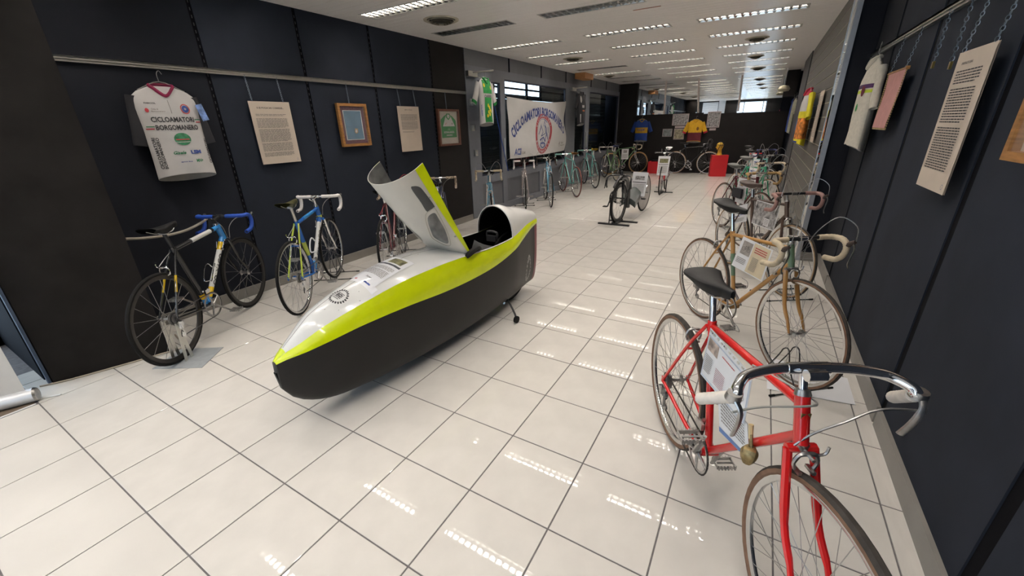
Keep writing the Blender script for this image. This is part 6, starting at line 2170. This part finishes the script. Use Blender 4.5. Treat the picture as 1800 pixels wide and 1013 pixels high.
MB().grid(headf, 24, 30).build('head', m_yellowfoam, hd)
st_ = MB()
for pts in ([(-.06, -.05, .13), (-.03, -.075, .2), (.0, -.078, .27), (-.01, 0, .368), (.0, .078, .27), (-.03, .075, .2), (-.06, .05, .13)], [(.02, -.078, .2), (.05, -.06, .27), (.06, 0, .335), (.05, .06, .27), (.02, .078, .2)], [(-.10, 0, .285), (-.07, -.06, .29), (0, -.08, .28), (.07, -.04, .27), (.085, 0, .27), (.07, .04, .27), (0, .08, .28), (-.07, .06, .29), (-.10, 0, .285)]):
    st_.tube(ccat(pts, 4), 0.010, 6, flat=0.6)
st_.build('helmet_strap', m_jblack, hd)
shoe = MB()
for k in (0, 1):
    shoe.grid(lambda u, v, k=k: V((-0.14 + 0.27 * u + 0, (0.045 * math.sin(PI * min(1, u * 1.15) ** 0.7) + 0.004) * math.cos(2 * PI * v) + (k - .5) * 0.12, 0.022 + (0.030 - 0.012 * u) * math.sin(2 * PI * v) + 0.02 * u)), 12, 10)
o = shoe
for k in (0, 1):
    mbs = MB().grid(lambda u, v, k=k: V((-0.14 + 0.27 * u, (0.042 * math.sin(PI * min(1, 0.05 + u * 0.93) ** 0.7) + 0.003) * math.cos(2 * PI * v), 0.030 + (0.030 - 0.010 * u) * math.sin(2 * PI * v))), 12, 10)
    oo = mbs.build('cycling_shoe', m_leather)
    oo.location = (0.82, 13.88 + k * 0.13, 0.362)
    tag(oo, ('front' if k == 0 else 'rear') + ' black cycling shoe lying on the low red plinth', 'shoe')

# ---- roll-up banner at the lower left, beige hose on the wall
ru = thing('roll_up_banner', (-0.09, -0.02, 0), 'white roll-up banner with silver cassette at the left edge', 'banner')
dirv = V((-0.06, -0.13, 0)).normalized()
e0 = V((0.03, 0.03, 0))
e1 = e0 + dirv * 0.85
cas = MB().tube([e0 + V((0, 0, .045)), e1 + V((0, 0, .045))], 0.045, 14)
cas.build('cassette', mat('satin_silver', (0.62, 0.62, 0.63), 0.35, 0.3, noise=0.04), ru)
cap = MB().tube([e0 + V((0, 0, .045)), e0 - dirv * 0.012 + V((0, 0, .045))], [0.047, 0.040], 14).build('end_cap', m_steel, ru)
MB().tube([e0 - dirv * 0.0 + V((0.0, 0.0, .004)), e0 - dirv * 0.10 + V((0.02, 0, .004))], 0.006, 6).build('foot', m_alu, ru)
mbb = MB()
nv = V((-dirv.y, dirv.x, 0))
a0, a1 = e0 + dirv * 0.03, e1 - dirv * 0.03
mbb.add([a0 + V((0, 0, .085)), a1 + V((0, 0, .085)), a1 + V((0, 0, 2.05)), a0 + V((0, 0, 2.05)), a0 + V((0, 0, .085)) + nv * .002, a1 + V((0, 0, .085)) + nv * .002, a1 + V((0, 0, 2.05)) + nv * .002, a0 + V((0, 0, 2.05)) + nv * .002], [(0, 1, 2, 3), (7, 6, 5, 4), (0, 3, 7, 4), (1, 5, 6, 2), (3, 2, 6, 7), (0, 4, 5, 1)])
mbb.build('printed_sheet', mat('white_banner_vinyl', (0.62, 0.60, 0.57), 0.5, noise=0.02), ru, smooth=False)
hs = MB().tube(ccat([(-0.35, 0.80, 0.845), (-0.4, 0.93, 0.815), (-0.42, 1.08, 0.80), (-0.42, 1.22, 0.81), (-0.42, 1.35, 0.85), (-0.42, 1.40, 0.875)], 8), 0.0105, 8).build('barrier_cord', mat('beige_cord', (0.34, 0.30, 0.25), 0.6, noise=0.1))
tag(hs, 'beige cord sagging behind the saddle of the bicycle nearest the pier', 'cord')


# groups for every kind that occurs more than once
GR = {'bicycle': 'racing bicycles shown in rows along both walls', 'stand': 'bicycle stands on the tiled floor', 'sheet': 'information sheets shown with the bicycles', 'jersey': 'cycling jerseys hung around the room',
      'panel': 'text panels hung on the walls', 'picture': 'framed pictures hung on the walls', 'photo': 'photo prints on display', 'card': 'small white cards', 'plinth': 'red plinths at the far board', 'shoe': 'pair of cycling shoes on the low plinth',
      'chain': 'empty hanging chains on the right rail', 'air vent': 'round vents in the plank ceiling', 'lock': 'lock blocks on the grey post', 'rail': 'picture rails', 'door closer': 'door closers on the grey joinery', 'banner': 'standing and hanging banners'}
for o in COL.objects:
    c = o.get('category')
    if c in GR and not o.get('group'):
        o['group'] = GR[c]
